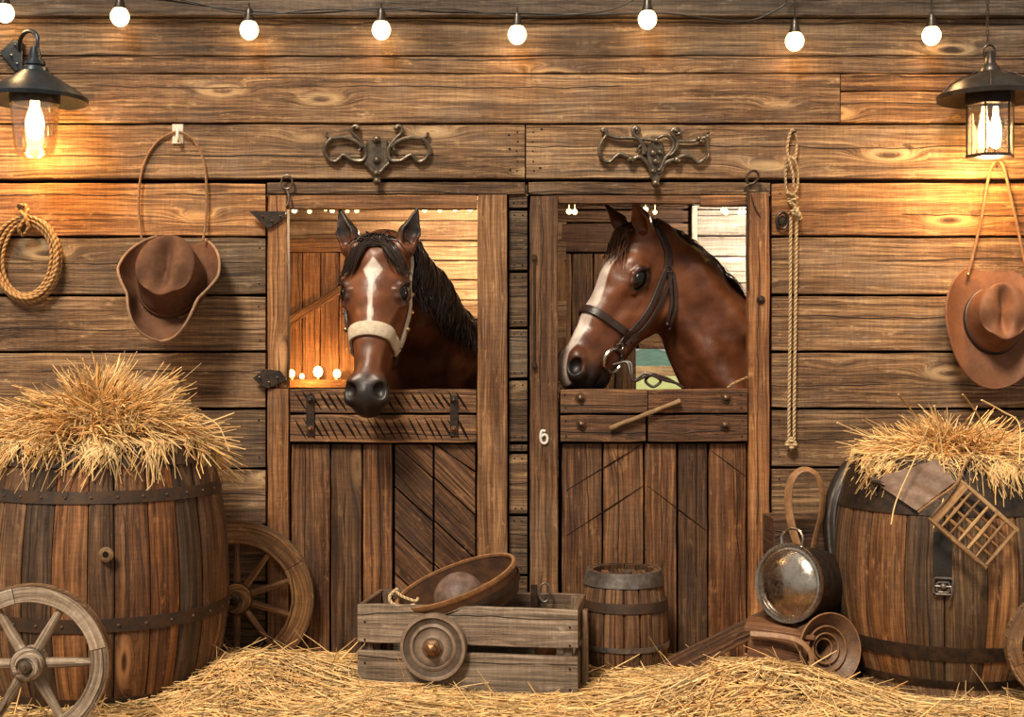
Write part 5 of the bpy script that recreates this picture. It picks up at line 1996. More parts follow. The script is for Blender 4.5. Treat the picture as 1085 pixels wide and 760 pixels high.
# long single stalks, placed where the photograph has them
s = MB()
for pts, r in (([(952, 418), (966, 436), (985, 470)], 0.0045), ([(1020, 418), (1036, 440), (1055, 478)], 0.0045),
               ([(990, 430), (997, 470), (1001, 520), (989, 560)], 0.0034), ([(1040, 424), (1062, 436), (1080, 450), (1080, 492)], 0.0034),
               ([(984, 452), (970, 485), (950, 530), (944, 556)], 0.0034), ([(887, 448), (905, 456), (925, 465)], 0.003),
               ([(1024, 488), (1010, 520), (1001, 550)], 0.003), ([(1030, 480), (1050, 500), (1082, 524)], 0.003), ([(1052, 470), (1040, 488), (1020, 505)], 0.003)):
    P = spline([W(a, b, -0.97 + 0.08 * math.sin(i)) for i, (a, b) in enumerate(pts)], 6)
    tube(s, P, [r * (1 - 0.4 * i / (len(P) - 1)) for i in range(len(P))], 6, tone=(0.6, 0.5, 0.4) if r > 0.004 else (1.25, 1.2, 1.15))
for pts, r in (([(150, 470), (158, 486), (162, 510), (155, 520)], 0.003), ([(60, 460), (66, 480), (70, 498)], 0.003), ([(215, 440), (232, 452), (243, 478)], 0.003)):
    P = spline([W(a, b, -1.03) for a, b in pts], 6)
    tube(s, P, [r * (1 - 0.4 * i / (len(P) - 1)) for i in range(len(P))], 6, tone=(1.2, 1.15, 1.1))
tag(s.build('long_stalks', M['straw']), 'long stiff stalks sticking out of the straw on the barrels', 'straw', None, 'stuff')

# ------------------------------------------------------------------ horses: one distance field each, meshed as one continuous body
def _seg(P, a, b):
    a, b = np.array(a, np.float32), np.array(b, np.float32)
    ba = b - a
    t = ((P[0] - a[0]) * ba[0] + (P[1] - a[1]) * ba[1] + (P[2] - a[2]) * ba[2]) / max(1e-9, float(ba @ ba))
    t = np.clip(t, 0, 1)
    return t, (P[0] - a[0] - ba[0] * t, P[1] - a[1] - ba[1] * t, P[2] - a[2] - ba[2] * t)


def s_cone(a, b, ra, rb, sq=(1, 1, 1)):
    """capsule from a to b with radii ra, rb; sq stretches the three axes of the section"""
    def f(P):
        Q = [P[i] / sq[i] for i in range(3)]
        t, d = _seg(Q, [a[i] / sq[i] for i in range(3)], [b[i] / sq[i] for i in range(3)])
        return (np.sqrt(d[0] ** 2 + d[1] ** 2 + d[2] ** 2) - (ra + (rb - ra) * t)) * min(sq)
    return f


def s_ell(c, r):
    def f(P):
        q = [(P[i] - c[i]) / r[i] for i in range(3)]
        k0 = np.sqrt(q[0] ** 2 + q[1] ** 2 + q[2] ** 2)
        k1 = np.sqrt((q[0] / r[0]) ** 2 + (q[1] / r[1]) ** 2 + (q[2] / r[2]) ** 2)
        return k0 * (k0 - 1) / (k1 + 1e-6)
    return f


def smin(a, b, k):
    if k <= 0:
        return np.minimum(a, b)
    h = np.maximum(k - np.abs(a - b), 0) / k
    return np.minimum(a, b) - h * h * k * 0.25


def smax(a, b, k):
    return -smin(-a, -b, k)


class Horse:
    """works in photo-scale units: x to the side, y down, w away from the camera; the head has its own frame
    (a: poll to lips, b: forehead to jaw, s: side)"""
    def __init__(self, O, adir, bdir, y0, scale, ear_tip, ear_open, ear_base=(12, 13, 17.0), wide=1.0, eb=20.0, dk=158, eard=0.6, nb=5.5, ez=1.0):
        self.ez = ez
        self.nb = nb
        self.O = np.array(O, np.float64)
        a = np.array(adir, np.float64)
        a /= np.linalg.norm(a)
        b = np.array(bdir, np.float64)
        b -= a * (a @ b)
        b /= np.linalg.norm(b)
        self.a, self.b, self.s = a, b, np.cross(a, b)
        self.y0, self.k = y0, scale
        self.ear_tip, self.ear_open, self.ear_base, self.wide = ear_tip, ear_open, ear_base, wide
        self.eb, self.dk, self.eard = eb, dk, eard
        self.lids = None
        self.neck = []
        up = [(46.5, 2), (53, -6), (61, -9), (69, -6), (76, 3)]
        lo = [(46.5, 2), (54, 7.5), (63, 9.5), (76, 3)]
        self.eye_s = self.surf(61, eb)
        L = []
        for arc, r, lift in ((up, 2.4, 0.5), (lo, 1.7, -0.3)):
            pts = [(61 + (a_ - 61) * ez, eb + b_ * ez, self.surf(61 + (a_ - 61) * ez, eb + b_ * ez) + lift) for a_, b_ in arc]
            L += [(pts[i], pts[i + 1], r) for i in range(len(pts) - 1)]
        self.lids = L

    def surf(self, a, b):
        t = 60.0
        one = np.ones(1, np.float32)
        while t > 5 and self.head([one * a, one * b, one * t])[0] > 0:
            t -= 0.25
        w = 1 + (self.wide - 1) * (1 - float(smooth01(a, 70, 150)))
        return t / w

    def loc(self, P):
        d = [P[i] - self.O[i] for i in range(3)]
        return [(d[0] * v[0] + d[1] * v[1] + d[2] * v[2]) / self.k for v in (self.a, self.b, self.s)]

    def head(self, L):
        a, b, s = L[0], L[1], L[2]
        w = 1 + (self.wide - 1) * (1 - smooth01(a, 70, 150))
        H = [a, b, np.abs(s) / w]
        f = s_ell((20, 24, 0), (34, 28, 26))(H)
        f = smin(f, s_cone((28, 20, 0), (62, 20, 0), 25, 24)(H), 10)
        f = smin(f, s_cone((50, 14, 17), (68, 19, 18), 12, 11)(H), 8)           # brow
        f = smin(f, s_cone((60, 16, 0), (112, 13, 0), 22, 16.5)(H), 10)
        f = smin(f, s_cone((110, 13, 0), (152, 12, 0), 16.5, 15)(H), 8)          # nasal bone
        f = smin(f, s_ell((66, 46, 11), (40, 36, 15))(H), 12)                    # cheek plate
        f = smin(f, s_cone((96, 48, 8), (140, 46, 5), 17, 12, (1, 1, 0.85))(H), 14)   # jaw bar
        f = smin(f, s_cone((78, 30, 17), (118, 29, 11), 6.5, 4.0)(H), 9)         # facial crest
        f = smin(f, s_cone((118, 30, 0), (150, 30, 0), 17, 17)(H), 10)           # side of the muzzle
        f = smin(f, s_ell((170, 20, 0), (22, 23, 19))(H), 10)                    # muzzle
        f = smin(f, s_ell((163, 44, 0), (17, 12, 12.5))(H), 7)                   # chin
        f = smin(f, s_cone((163, 6, 12), (177, 12, 15), 8.8, 8.5)(H), 6)         # nostril wings
        f = smin(f, s_ell((183, 24, 0), (9, 14, 14))(H), 6)                      # upper lip
        f = smax(f, -s_ell((173, self.nb, 18.5 - (5.5 - self.nb) * 0.5), (8.6, 6.6, 7.0))(H), 2.2)           # nostril
        f = smax(f, -s_cone((192, 38, 0), (158, 38.5, 20), 1.3, 1.3)(H), 2.0)    # mouth line
        f = smax(f, -s_cone((76, 22, 33), (100, 18, 29), 7, 6)(H), 9)            # hollow below the eye
        f = smax(f, -s_cone((118, 45, 24), (150, 42, 22), 5, 4)(H), 8)
        if self.lids:
            for p, q, r in self.lids:
                f = smin(f, s_cone(p, q, r, r)(H), 3.0)
        # ears
        e0, e1 = np.array(self.ear_base, float), np.array(self.ear_tip, float)
        em = e0 + (e1 - e0) * 0.42
        o = np.array(self.ear_open, float)
        o /= np.linalg.norm(o)
        ear = s_cone(e0, em, 10, 9.6)(H)
        ear = smin(ear, s_cone(em, e1, 9.6, 1.6)(H), 3)
        hol = s_cone(e0 + (em - e0) * 0.45 + o * 8.0, em + o * 8.0, 6.0, 7.0)(H)
        hol = smin(hol, s_cone(em + o * 8.0, e1 + o * 2.0, 7.0, 0.7)(H), 2)
        ear = smax(ear, -hol, 1.6)
        return smin(f, ear, 5)

    def sdf(self, P):
        P = [np.asarray(q, np.float32) for q in P]
        f = np.full(P[0].shape, 1e3, np.float32)
        for fn, k in self.neck:
            f = fn(P) if f.min() > 900 else smin(f, fn(P), k)
        L = self.loc(P)
        m = (L[0] > -60) & (L[0] < 210) & (L[1] > -45) & (L[1] < 110) & (np.abs(L[2]) < 62)
        if m.any():
            h = self.head([q[m] for q in L]) * self.k
            f[m] = smin(f[m], h.astype(np.float32), 16)
        return f

    def toW(self, P):
        P = np.asarray(P, float)
        k = (CD + self.y0) / F
        return np.stack([(P[..., 0] - 542.5) * k, self.y0 + P[..., 2] * k, CAMZ - (P[..., 1] - 380) * k], -1)

    def G(self, a, b, s):
        return self.O + self.k * (self.a * a + self.b * b + self.s * s)

    def grad(self, p):
        e = 0.8
        q = np.repeat(np.asarray(p, float)[None], 6, 0)
        for i in range(3):
            q[2 * i, i] += e
            q[2 * i + 1, i] -= e
        v = self.sdf([q[:, 0], q[:, 1], q[:, 2]])
        g = np.array([v[0] - v[1], v[2] - v[3], v[4] - v[5]])
        return g / (np.linalg.norm(g) + 1e-9)

    def dist(self, p):
        return float(self.sdf([np.array([p[0]]), np.array([p[1]]), np.array([p[2]])])[0])

    def proj(self, p, off=1.0):
        p = np.asarray(p, float).copy()
        for _ in range(14):
            d = self.dist(p) - off
            if abs(d) < 0.15:
                break
            p = p - self.grad(p) * d * 0.85
        return p

    def strap(self, mb, pts, width, th, off=0.6, tone=(1, 1, 1), closed=False, n=7, proj=True):
        """a strap lying on the skin; pts in head coordinates (a, b, s)"""
        P = spline([self.G(*p) for p in pts], n, closed)
        Q, N = [], []
        for p in P:
            p = np.array(p)
            if proj:
                p = self.proj(p, off)
            g = self.grad(p)
            Q.append(Vector(self.toW(p)))
            N.append(Vector((g[0], g[2], -g[1])))
        band(mb, Q, N, width * (CD + self.y0) / F, th * (CD + self.y0) / F, tone, closed)

    def mesh(self, lo, hi, h):
        ax = [np.arange(lo[i], hi[i] + h, h, dtype=np.float32) for i in range(3)]
        nx, ny, nz = (len(q) for q in ax)
        Fv = np.empty((nx, ny, nz), np.float32)
        st = 24
        for i in range(0, nx, st):
            g = np.meshgrid(ax[0][i:i + st], ax[1], ax[2], indexing='ij')
            Fv[i:i + st] = self.sdf([q.ravel() for q in g]).reshape(g[0].shape)
        ins = Fv < 0
        c = np.zeros((nx - 1, ny - 1, nz - 1), np.int8)
        for dx in (0, 1):
            for dy in (0, 1):
                for dz in (0, 1):
                    c += ins[dx:nx - 1 + dx, dy:ny - 1 + dy, dz:nz - 1 + dz]
        act = (c > 0) & (c < 8)
        idx = np.full(act.shape, -1, np.int64)
        I = np.argwhere(act)
        idx[act] = np.arange(len(I))
        acc = np.zeros((len(I), 3))
        cnt = np.zeros(len(I))
        for axis in range(3):
            o1, o2 = [q for q in range(3) if q != axis]
            for u in (0, 1):
                for v in (0, 1):
                    p = I.copy()
                    p[:, o1] += u
                    p[:, o2] += v
                    q = p.copy()
                    q[:, axis] += 1
                    fa, fb = Fv[p[:, 0], p[:, 1], p[:, 2]], Fv[q[:, 0], q[:, 1], q[:, 2]]
                    cr = (fa < 0) != (fb < 0)
                    t = fa[cr] / (fa[cr] - fb[cr])
                    pos = p[cr].astype(float)
                    pos[:, axis] += t
                    acc[cr] += pos
                    cnt[cr] += 1
        V = acc / cnt[:, None] * h + np.array(lo)[None]
        faces = []
        for axis in range(3):
            o1, o2 = [q for q in range(3) if q != axis]
            sl = [slice(1, -1)] * 3
            sl[axis] = slice(0, -1)
            A = ins[tuple(sl)]
            sl2 = list(sl)
            sl2[axis] = slice(1, None)
            B_ = ins[tuple(sl2)]
            cr = np.argwhere(A != B_)
            if not len(cr):
                continue
            base = cr.copy()
            base[:, o1] += 1
            base[:, o2] += 1
            q = []
            for (u, v) in ((0, 0), (1, 0), (1, 1), (0, 1)):
                w = base.copy()
                w[:, o1] -= u
                w[:, o2] -= v
                q.append(idx[w[:, 0], w[:, 1], w[:, 2]])
            q = np.stack(q, 1)
            flip = A[cr[:, 0], cr[:, 1], cr[:, 2]]
            if axis == 1:
                flip = ~flip
            q[flip] = q[flip][:, ::-1]
            faces.append(q)
        return V, np.concatenate(faces)

    def strand(self, mb, pts, r, tone, n=6, seg=5):
        P = [Vector(self.toW(np.array(p))) for p in spline(pts, n)]
        m = len(P)
        k = (CD + self.y0) / F
        tube(mb, P, [r * k * (1.0 - 0.85 * (i / (m - 1)) ** 1.6) for i in range(m)], seg, tone=tone, caps=False, flat=0.5)


def coat_material():
    t = NT('horse coat')
    tn = t.n('ShaderNodeAttribute', attribute_name='tone')
    tc = t.n('ShaderNodeTexCoord')
    mp = t.n('ShaderNodeMapping', i_Vector=tc.outputs['Object'])
    mp.inputs['Scale'].default_value = (160, 160, 55)
    f = t.noise(mp.outputs[0], 1.0, 3, 0.6)
    n = t.noise(tc.outputs['Object'], 9, 4, 0.6)
    c = t.mix(t.sstep(f, 0.3, 0.7, 0.0, 0.35), tn.outputs['Color'], t.mix(1.0, tn.outputs['Color'], (0.55, 0.5, 0.48), 'MULTIPLY'))
    c = t.mix(t.sstep(n, 0.4, 0.7, 0.0, 0.35), c, t.mix(1.0, c, (1.35, 1.15, 1.0), 'MULTIPLY'))
    musc = t.noise(tc.outputs['Object'], 11, 1, 0.4)
    c = t.mix(t.sstep(musc, 0.35, 0.6, 0.5, 0.0), c, (0.35, 0.28, 0.26), 'MULTIPLY')  # hollows of the muscle bump darkened in colour, imitating shadow
    return t.out(c, t.sstep(n, 0.3, 0.7, 0.33, 0.46), 0, t.math('ADD', t.math('MULTIPLY', f, 0.06), musc), 0.5, 0.03, 0.5)


def hair_material():
    t = NT('horse hair')
    tn = t.n('ShaderNodeAttribute', attribute_name='tone')
    return t.out(tn.outputs['Color'], 0.4, 0, None, 0, 0, 0.5)


M['coat'] = coat_material()
M['hair'] = hair_material()
M['eye'] = plain('dark horse eye', (0.006, 0.0035, 0.0025), 0.12, var=0.2, scale=30, bump=0.0, spec=0.45, tone=False)


def smooth01(x, a, b):
    t = np.clip((x - a) / (b - a), 0, 1)
    return t * t * (3 - 2 * t)


def coat_tone(H, V, blaze, body=(0.185, 0.060, 0.020)):
    a, b, s = H.loc([V[:, 0], V[:, 1], V[:, 2]])
    n = len(V)
    base = np.array([body], float).repeat(n, 0)
    dark = np.array([[0.022, 0.017, 0.016]])
    mid = np.array([[0.085, 0.026, 0.012]])

    def blend(col, w):
        nonlocal base
        base = base * (1 - w[:, None]) + np.asarray(col) * w[:, None]
    wav = 2.0 * np.sin(a * 0.21 + s * 0.3) + 1.5 * np.sin(b * 0.35)
    inhead = (a > -50) & (a < 215) & (np.abs(s) < 50) & (b < 100)
    blend(mid, 0.55 * smooth01(a + wav, 110, 150) * inhead)
    blend(dark, smooth01(a + wav + 0.25 * b, H.dk, H.dk + 22) * inhead)
    eye = np.sqrt(((a - 61) / 15) ** 2 + ((b - H.eb) / 10) ** 2)
    blend(dark, 0.85 * (1 - smooth01(eye, 0.75, 1.25)) * (np.abs(s) > 15) * inhead)
    # dark ear linings and rims
    ear = inhead & (a < 6) & (b < 8) & (np.abs(s) > 9)
    blend(dark, H.eard * ear * smooth01(-a, -10, 8))
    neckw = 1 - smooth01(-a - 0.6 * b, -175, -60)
    blend(mid, 0.6 * neckw * (~inhead | (b > 60)))  # darker bay neck, deepened in colour to stand in for shadow
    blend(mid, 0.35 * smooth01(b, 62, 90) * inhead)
    nos = np.sqrt(((a - 173) / 8.6) ** 2 + ((b - H.nb) / 7) ** 2 + ((np.abs(s) - 17 + (5.5 - H.nb) * 0.5) / 8) ** 2)
    blend((0.004, 0.003, 0.003), (1 - smooth01(nos, 0.7, 1.05)) * inhead)
    blend((0.80, 0.70, 0.62), blaze(a, b, s) * inhead * (b < 14))
    return base


def build_horse(name, label, H, lo, hi, h, blaze, loc_y):
    V, Q = H.mesh(lo, hi, h)
    tone = coat_tone(H, V, blaze)
    Wv = H.toW(V)
    c = Wv[:, :].mean(0)
    root = empty(name, (float(c[0]), float(c[1]), FL), label, 'horse')
    body = np_mesh('body', Wv, Q, M['coat'], tone, root)
    me = body.data
    if me.polygons:
        # outward normals
        vol = 0.0
        p = Wv[Q[:, 0]]
        vol = np.einsum('ij,ij->i', p, np.cross(Wv[Q[:, 1]], Wv[Q[:, 2]])).sum()
        if vol < 0:
            me.flip_normals()
    for sgn in (-1, 1):
        s = MB()
        ball(s, (0, 0, 0), 1.0, seg=28)
        w = H.wide
        s.v = [tuple(H.toW(H.G(61.3 + 12.5 * H.ez * x, H.eb + 0.4 + 8.6 * H.ez * y, (H.eye_s * w - 4.4 + 8.0 * z) * sgn))) for x, y, z in s.v]
        if sgn < 0:
            s.f = [tuple(reversed(q)) for q in s.f]
        s.build('eye', M['eye'], root, angle=80)
    return root


def horse_front():
    ph = math.radians(21)
    H = Horse((400, 251, -8), (-0.035, math.cos(ph), -math.sin(ph)), (0.09, math.sin(ph), math.cos(ph)), -0.01, 1.0, (-31, -2, 35), (0.25, -1, 0.45), (10, 12, 23), 1.20, 9.0, 147, 0.97, 0.5, 0.90)
    N = lambda f, k=18: H.neck.append((f, k))
    N(s_cone((404, 275, 42), (425, 325, 95), 36, 44))
    N(s_cone((425, 325, 95), (452, 385, 150), 46, 56))
    N(s_cone((452, 385, 150), (470, 450, 230), 58, 82))
    N(s_ell((478, 480, 300), (78, 112, 120)), 30)
    N(s_cone((476, 396, 225), (500, 405, 360), 48, 56), 30)
    lo, hi = (325, 205, -95), (575, 600, 435)

    def blaze(a, b, s):
        s = s + 0.3
        dia = np.abs(s) / 10.5 + np.abs(a - 40) / np.where(a < 40, 13.0, 22.0)
        w = 1 - smooth01(dia, 0.90, 1.08)
        ww = 2.6 + 0.5 * np.sin(a * 0.3)
        line = (1 - smooth01(np.abs(s + 0.6 * np.sin(a * 0.12)), ww - 0.7, ww + 0.6)) * (a > 40) * (1 - smooth01(a, 104, 114))
        return np.clip(w + line, 0, 1)
    root = build_horse('bay_horse', 'bay horse facing out over the striped-rail door, white diamond on its forehead, cream halter', H, lo, hi, 1.6, blaze, 0)
    G = H.G
    # forelock ---------------------------------------------------
    s = MB()
    for i in range(150):
        u = rnd(-1, 1)
        st = G(rnd(2, 14), rnd(-6, 2), u * 15)
        side = -1 if (rnd(0, 1) < 0.6) else 1
        sd = np.sign(H.s[0])
        lenf = rnd(0.6, 1.0)
        pts = [st]
        spread = rnd(0.65, 1.1)
        for j in range(1, 6):
            t = j / 5 * lenf
            a = 8 + 44 * t + rnd(-1.5, 1.5)
            ss = u * 6 + side * sd * (4 + 34 * t ** 0.7 * spread) + rnd(-1.2, 1.2)
            bb = -4 + 0.010 * ss * ss
            p = H.proj(G(a, bb, ss), 1.6 + rnd(0, 2.2) + 2 * math.sin(PI * min(1, t)))
            pts.append(p)
        k = rnd(0.6, 1.7)
        H.strand(s, [Vector(p) for p in pts], rnd(1.0, 1.9), (0.020 * k, 0.012 * k, 0.009 * k), 4)
    for i in range(70):
        u = rnd(-1, 1)
        st = G(rnd(-2, 10), rnd(-2, 12), u * 14)
        pts = [st, st + np.array((rnd(-8, 8), -rnd(3, 7), rnd(-4, 4))), st + np.array((u * 14 + rnd(-5, 5), rnd(-2, 5), rnd(-8, 4))), st + np.array((u * 22 + rnd(-5, 5), rnd(8, 16), -6))]
        H.strand(s, [Vector(p) for p in pts], rnd(1.2, 2.0), (0.018, 0.011, 0.008), 4)
    s.build('forelock', M['hair'], root)
    # mane falling on the side seen beyond the cheek ----------------
    s = MB()
    for i in range(320):
        t = rnd(0, 0.85) ** 0.85
        # crest of the neck from poll down to the withers
        cx, cy, cw = 418 + 62 * t, 247 + 100 * t, 30 + 150 * t
        st = np.array((cx + rnd(-4, 4), cy + rnd(-5, 4), cw + rnd(-8, 8)))
        L = rnd(45, 78) * (1.0 - 0.35 * t)
        wv = rnd(0, 6.28)
        pts = [st]
        for j in range(1, 7):
            q = j / 6
            p = st + np.array((14 * q + 8 * q * q + 3.0 * math.sin(wv + q * 6), L * q ** 1.05, -22 * q + 3.5 * math.cos(wv + q * 5)))
            d = H.dist(p)
            if d < 3:
                p = H.proj(p, 3 + rnd(0, 5))
            elif d > 12:
                p = p - H.grad(p) * (d - 12) * 0.7
            pts.append(p)
        k = rnd(0.5, 2.0)
        H.strand(s, [Vector(p) for p in pts], rnd(1.5, 2.7), (0.022 * k, 0.013 * k, 0.010 * k), 4)
    s.build('mane', M['hair'], root)
    # halter -----------------------------------------------------
    s = MB()
    loop = []
    for an in range(-118, 119, 12):
        r = math.radians(an)
        loop.append((107 + 9 * (1 - math.cos(r)), 24 - 40 * math.cos(r), 38 * math.sin(r)))
    H.strap(s, loop, 15.5, 3.2, 0.4)
    s.build('noseband', M['web'], root)
    for sg in (1, -1):
        s = MB()
        H.strap(s, [(118, 44, 24 * sg), (100, 38, 30 * sg), (84, 34, 34 * sg), (66, 34, 36 * sg), (48, 30, 34 * sg), (28, 28, 32 * sg), (12, 26, 30 * sg)], 5.5, 3.0, 0.4)
        s.build('cheek_strap', M['web'] if sg * H.s[0] > 0 else M['bridle'], root)
        s = MB()
        H.strap(s, [(116, 44, 24 * sg), (124, 54, 20 * sg), (126, 62, 12 * sg), (126, 66, 0)], 6, 3.0, 0.4)
        s.build('chin_strap', M['bridle'], root)
        s = MB()
        p = H.proj(G(117, 42, 26 * sg), 3.0)
        g = H.grad(p)
        q = Vector(H.toW(p))
        n_ = Vector((g[0], g[2], -g[1]))
        d_, a_, b_ = frame_from(n_)
        tube(s, [q + a_ * 0.021 * math.cos(t) + b_ * 0.021 * math.sin(t) for t in [2 * PI * i / 20 for i in range(20)]], 0.0042, 8, True)
        s.build('halter_ring', M['steel'], root)
        for aa in (92, 72, 52):
            s = MB()
            p = H.proj(G(aa, 36, 34 * sg), 3.4)
            ball(s, Vector(H.toW(p)), 0.011, seg=10)
            s.build('halter_stud', M['brass'], root)
    return H


def horse_side():
    th = math.radians(27)
    a0, b0 = Vector((-0.51, 0.86, 0)), Vector((0.86, 0.51, 0))

    def ry(v):
        return (v.x * math.cos(th), v.y, v.x * math.sin(th))
    H = Horse((675, 233, 6), ry(a0), ry(b0), 0.235, 1.02, (-5, -28, 28), (0.75, -0.3, 0.6), (13, 8, 18))
    N = lambda f, k=18: H.neck.append((f, k))
    sq = (1, 1, 0.60)
    N(s_cone((703, 276, 16), (725, 304, 22), 33, 41, sq))
    N(s_cone((725, 304, 22), (764, 364, 28), 42, 50, sq), 12)
    N(s_cone((764, 364, 28), (812, 446, 36), 50, 76, sq), 12)
    N(s_ell((850, 490, 42), (96, 96, 62)), 30)
    N(s_cone((715, 330, 4), (752, 372, 4), 10, 12), 10)
    N(s_cone((752, 372, 4), (790, 440, -4), 12, 20), 14)
    N(s_cone((742, 290, 8), (790, 350, 4), 8, 12), 12)
    lo, hi = (575, 190, -75), (930, 590, 125)

    def blaze(a, b, s):
        c = 0.0
        w = 10.5 + 1.5 * np.sin(a * 0.07) - 5 * smooth01(-a, -26, -14)
        return (1 - smooth01(np.abs(s - c), w - 1.2, w + 1.0)) * smooth01(a, 16, 24) * (1 - 0.35 * smooth01(a, 172, 188))
    root = build_horse('bay_horse', 'bay horse in profile behind the door numbered 6, white blaze, dark leather bridle', H, lo, hi, 1.5, blaze, 0)
    G = H.G
    ns = -1 if H.s[2] > 0 else 1           # the side that faces the camera
    # forelock and mane
    s = MB()
    for i in range(110):
        u = rnd(-1, 1)
        st = G(rnd(2, 14), rnd(-4, 6), u * 13)
        pts = [st]
        lf = rnd(0.5, 1.0)
        sp = rnd(-0.3, 1.0)
        for j in range(1, 6):
            t = j / 5 * lf
            ss = u * 11 + ns * sp * 18 * t + rnd(-1, 1)
            p = H.proj(G(10 + 52 * t, -5 + 0.01 * ss * ss, ss), 1.5 + rnd(0, 2.5) + 2.5 * math.sin(PI * t))
            pts.append(p)
        k = rnd(0.5, 1.5)
        H.strand(s, [Vector(p) for p in pts], rnd(0.9, 1.7), (0.10 * k, 0.040 * k, 0.018 * k) if rnd(0, 1) < 0.55 else (0.02, 0.012, 0.01), 4)
    s.build('forelock', M['hair'], root)
    s = MB()
    cr = spline([(694, 238, 12), (716, 247, 16), (741, 264, 20), (766, 288, 24), (785, 311, 27), (803, 338, 31), (830, 372, 36)], 12)
    for i in range(520):
        c = np.array(cr[int(rnd(0, len(cr) - 1))])
        c = c + np.array((rnd(-2, 2), rnd(-2, 2), rnd(-5, 5)))
        L = rnd(6, 15)
        out = np.array((0.78, -0.42, 0)) * L
        back = np.array((0.55, 0.75, rnd(-0.4, 0.4))) * L
        pts = [c - np.array((2, -2, 0)), c + out * 0.35, c + out * 0.6 + back * 0.35, c + out * 0.62 + back * 0.9]
        k = rnd(0.4, 1.6)
        H.strand(s, [Vector(p) for p in pts], rnd(1.0, 1.8), (0.035 * k, 0.020 * k, 0.014 * k), 4, 4)
    s.build('mane', M['hair'], root)
    # bridle -------------------------------------------------------
    st_ = lambda nm, pts, w, m=M['bridle'], t=2.6, **k: (lambda s: (H.strap(s, pts, w, t, 0.3, **k), s.build(nm, m, root)))(MB())
    st_('crown_strap', [(18, 34, -30), (12, 24, -24), (8, 18, -12), (6, 16, 0), (8, 18, 12), (12, 26, 24), (20, 36, 30), (34, 44, 30)], 9)
    for sg in (1, -1):
        st_('cheek_strap', [(30, 42, 30 * sg), (52, 44, 30 * sg), (76, 46, 28 * sg), (100, 44, 24 * sg), (122, 40, 20 * sg), (136, 40, 17 * sg)], 5.5)
        st_('cheek_strap', [(34, 50, 30 * sg), (56, 53, 30 * sg), (80, 54, 27 * sg), (106, 50, 22 * sg), (124, 45, 19 * sg)], 3.6)
        s = MB()
        p = H.proj(G(146, 40, 18 * sg), 3.5)
        q = Vector(H.toW(p))
        g = H.grad(p)
        d_, a_, b_ = frame_from(Vector((g[0], g[2], -g[1])))
        tube(s, [q + a_ * 0.055 * math.cos(t) + b_ * 0.055 * math.sin(t) for t in [2 * PI * i / 32 for i in range(32)]], 0.0082, 8, True)
        s.build('bit_ring', M['steel'], root)
    nb = []
    for an in range(-130, 131, 13):
        r = math.radians(an)
        nb.append((112 + 8 * (1 - math.cos(r)) / 2, 26 - 44 * math.cos(r), 36 * math.sin(r)))
    st_('noseband', nb, 8.5)
    # throat lash and hanging tab ends
    s = MB()
    for dx in (-3, 3):
        H.strap(s, [(36, 48 + dx, 32 * ns), (52, 60 + dx, 30 * ns), (66, 70 + dx, 26 * ns), (78, 76 + dx, 20 * ns)], 3.4, 2.6, 1.2)
    for aa, bb in ((79, 73), (80, 79)):
        p = H.proj(G(aa, bb, 20 * ns), 3)
        ball(s, Vector(H.toW(p)), 0.009, seg=10)
    s.build('throat_lash', M['bridle'], root)
    for aa, bb in ((34, 44), (132, 41)):
        s = MB()
        p = H.proj(G(aa, bb, 30 * ns), 3.4)
        q = Vector(H.toW(p))
        tube(s, [q + Vector((0.013 * x, -0.002, 0.013 * z)) for x, z in ((-1, -1), (1, -1), (1, 1), (-1, 1))], 0.003, 6, True)
        s.build('buckle', M['steel'], root)
    # reins hanging from the ring, lying in loops on the door rail
    s = MB()
    q0 = H.toW(H.proj(G(150, 42, 18 * ns), 4))
    yr = float(q0[1])
    yy = 0.035
    for k_ in (0, 1):
        P = spline([Vector(q0), W(664 + 3 * k_, 384, yr), W(668 + 2 * k_, 396, (yr + yy) / 2), W(672, 404, yy), W(682, 400 - 4 * k_, yy), W(694, 397 + 2 * k_, yy - .01), W(700, 404, yy), W(692, 410, yy), W(684, 404, yy + .01), W(690, 398, yy), W(704, 400 + 3 * k_, yy), W(716, 406, yy), W(724, 411.2, yy)], 6)
        tube(s, P, 0.0065, 8)
    s.build('reins', M['bridle'], root)
    return H


import time as _t
_h1 = horse_front()
_h2 = horse_side()
# coarse rope on the rail beside the neck
s = MB()
tube(s, spline([W(771, 411, 0.0), W(778, 406, -0.005), W(785, 403, -0.01), W(792, 400, -0.028)], 6), 0.006, 8)
tag(s.build('short_rope', M['rope']), 'short end of rope lying on the rail corner under the horse in profile', 'rope')


for o in bpy.data.objects:
    if o.parent is None and not o.get('group'):
        g = {'wagon_wheel': 'spoked wagon wheels', 'wooden_barrel': 'straw-filled barrels', 'cowboy_hat': 'hats hanging on the wall', 'bay_horse': 'bay horses in the stalls', 'fairy_lights': 'tiny lights behind the lintels', 'added_stall_lamp': 'unseen lamps added to light the stalls'}.get(o.name.split('.')[0])
        if g:
            o['group'] = g

# ------------------------------------------------------------------ light, world, camera
sun = bpy.data.lights.new('sun', 'SUN')
sun.energy = 3.0
sun.color = (1.0, 0.86, 0.68)
sun.angle = math.radians(14)
so = bpy.data.objects.new('sun', sun)
C.objects.link(so)
d = Vector((0.28, 0.62, -0.80))
so.rotation_euler = d.to_track_quat('-Z', 'Y').to_euler()

wd = bpy.data.worlds.new('world')
bpy.context.scene.world = wd
wd.use_nodes = True
bg = wd.node_tree.nodes['Background']
bg.inputs[0].default_value = (1.0, 0.90, 0.78, 1)
bg.inputs[1].default_value = 0.30

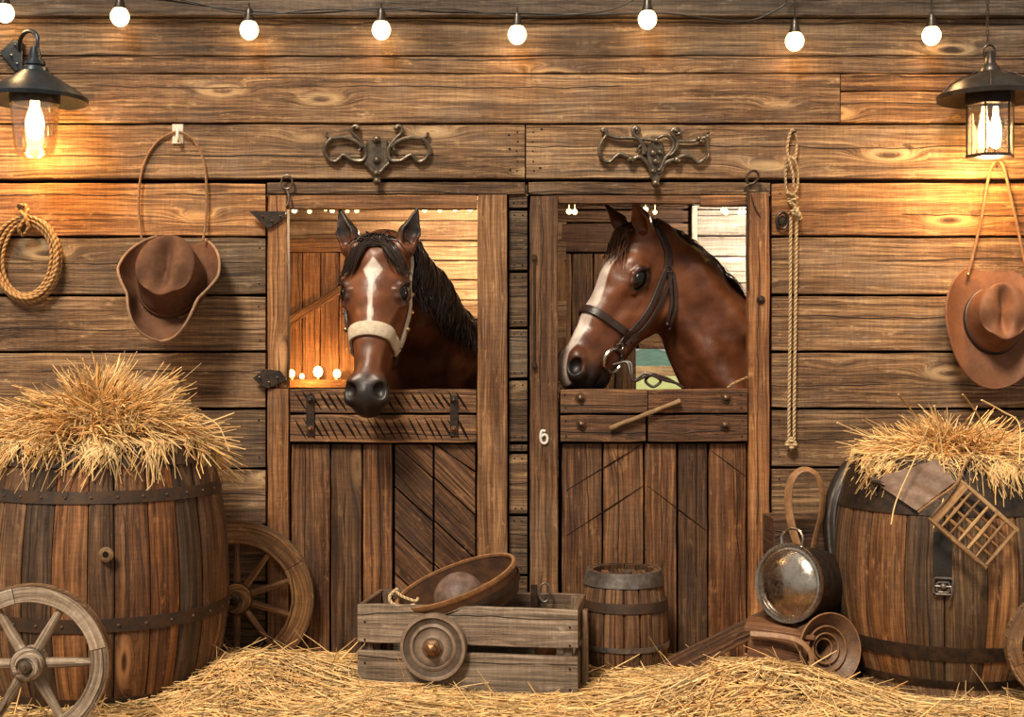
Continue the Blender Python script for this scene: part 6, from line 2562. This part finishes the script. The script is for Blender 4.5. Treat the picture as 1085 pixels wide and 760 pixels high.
cam = bpy.data.cameras.new('camera')
cam.sensor_width = 36
cam.lens = 36 * F / 1085
co = bpy.data.objects.new('camera', cam)
C.objects.link(co)
co.location = (0, -CD, CAMZ)
co.rotation_euler = (PI / 2, 0, 0)
bpy.context.scene.camera = co
cam.clip_end = 300
sc = bpy.context.scene
sc.view_settings.view_transform = 'Standard'
sc.view_settings.look = 'None'
sc.view_settings.gamma = 1.0
sc.view_settings.use_curve_mapping = False
sc.view_settings.exposure = 0.57
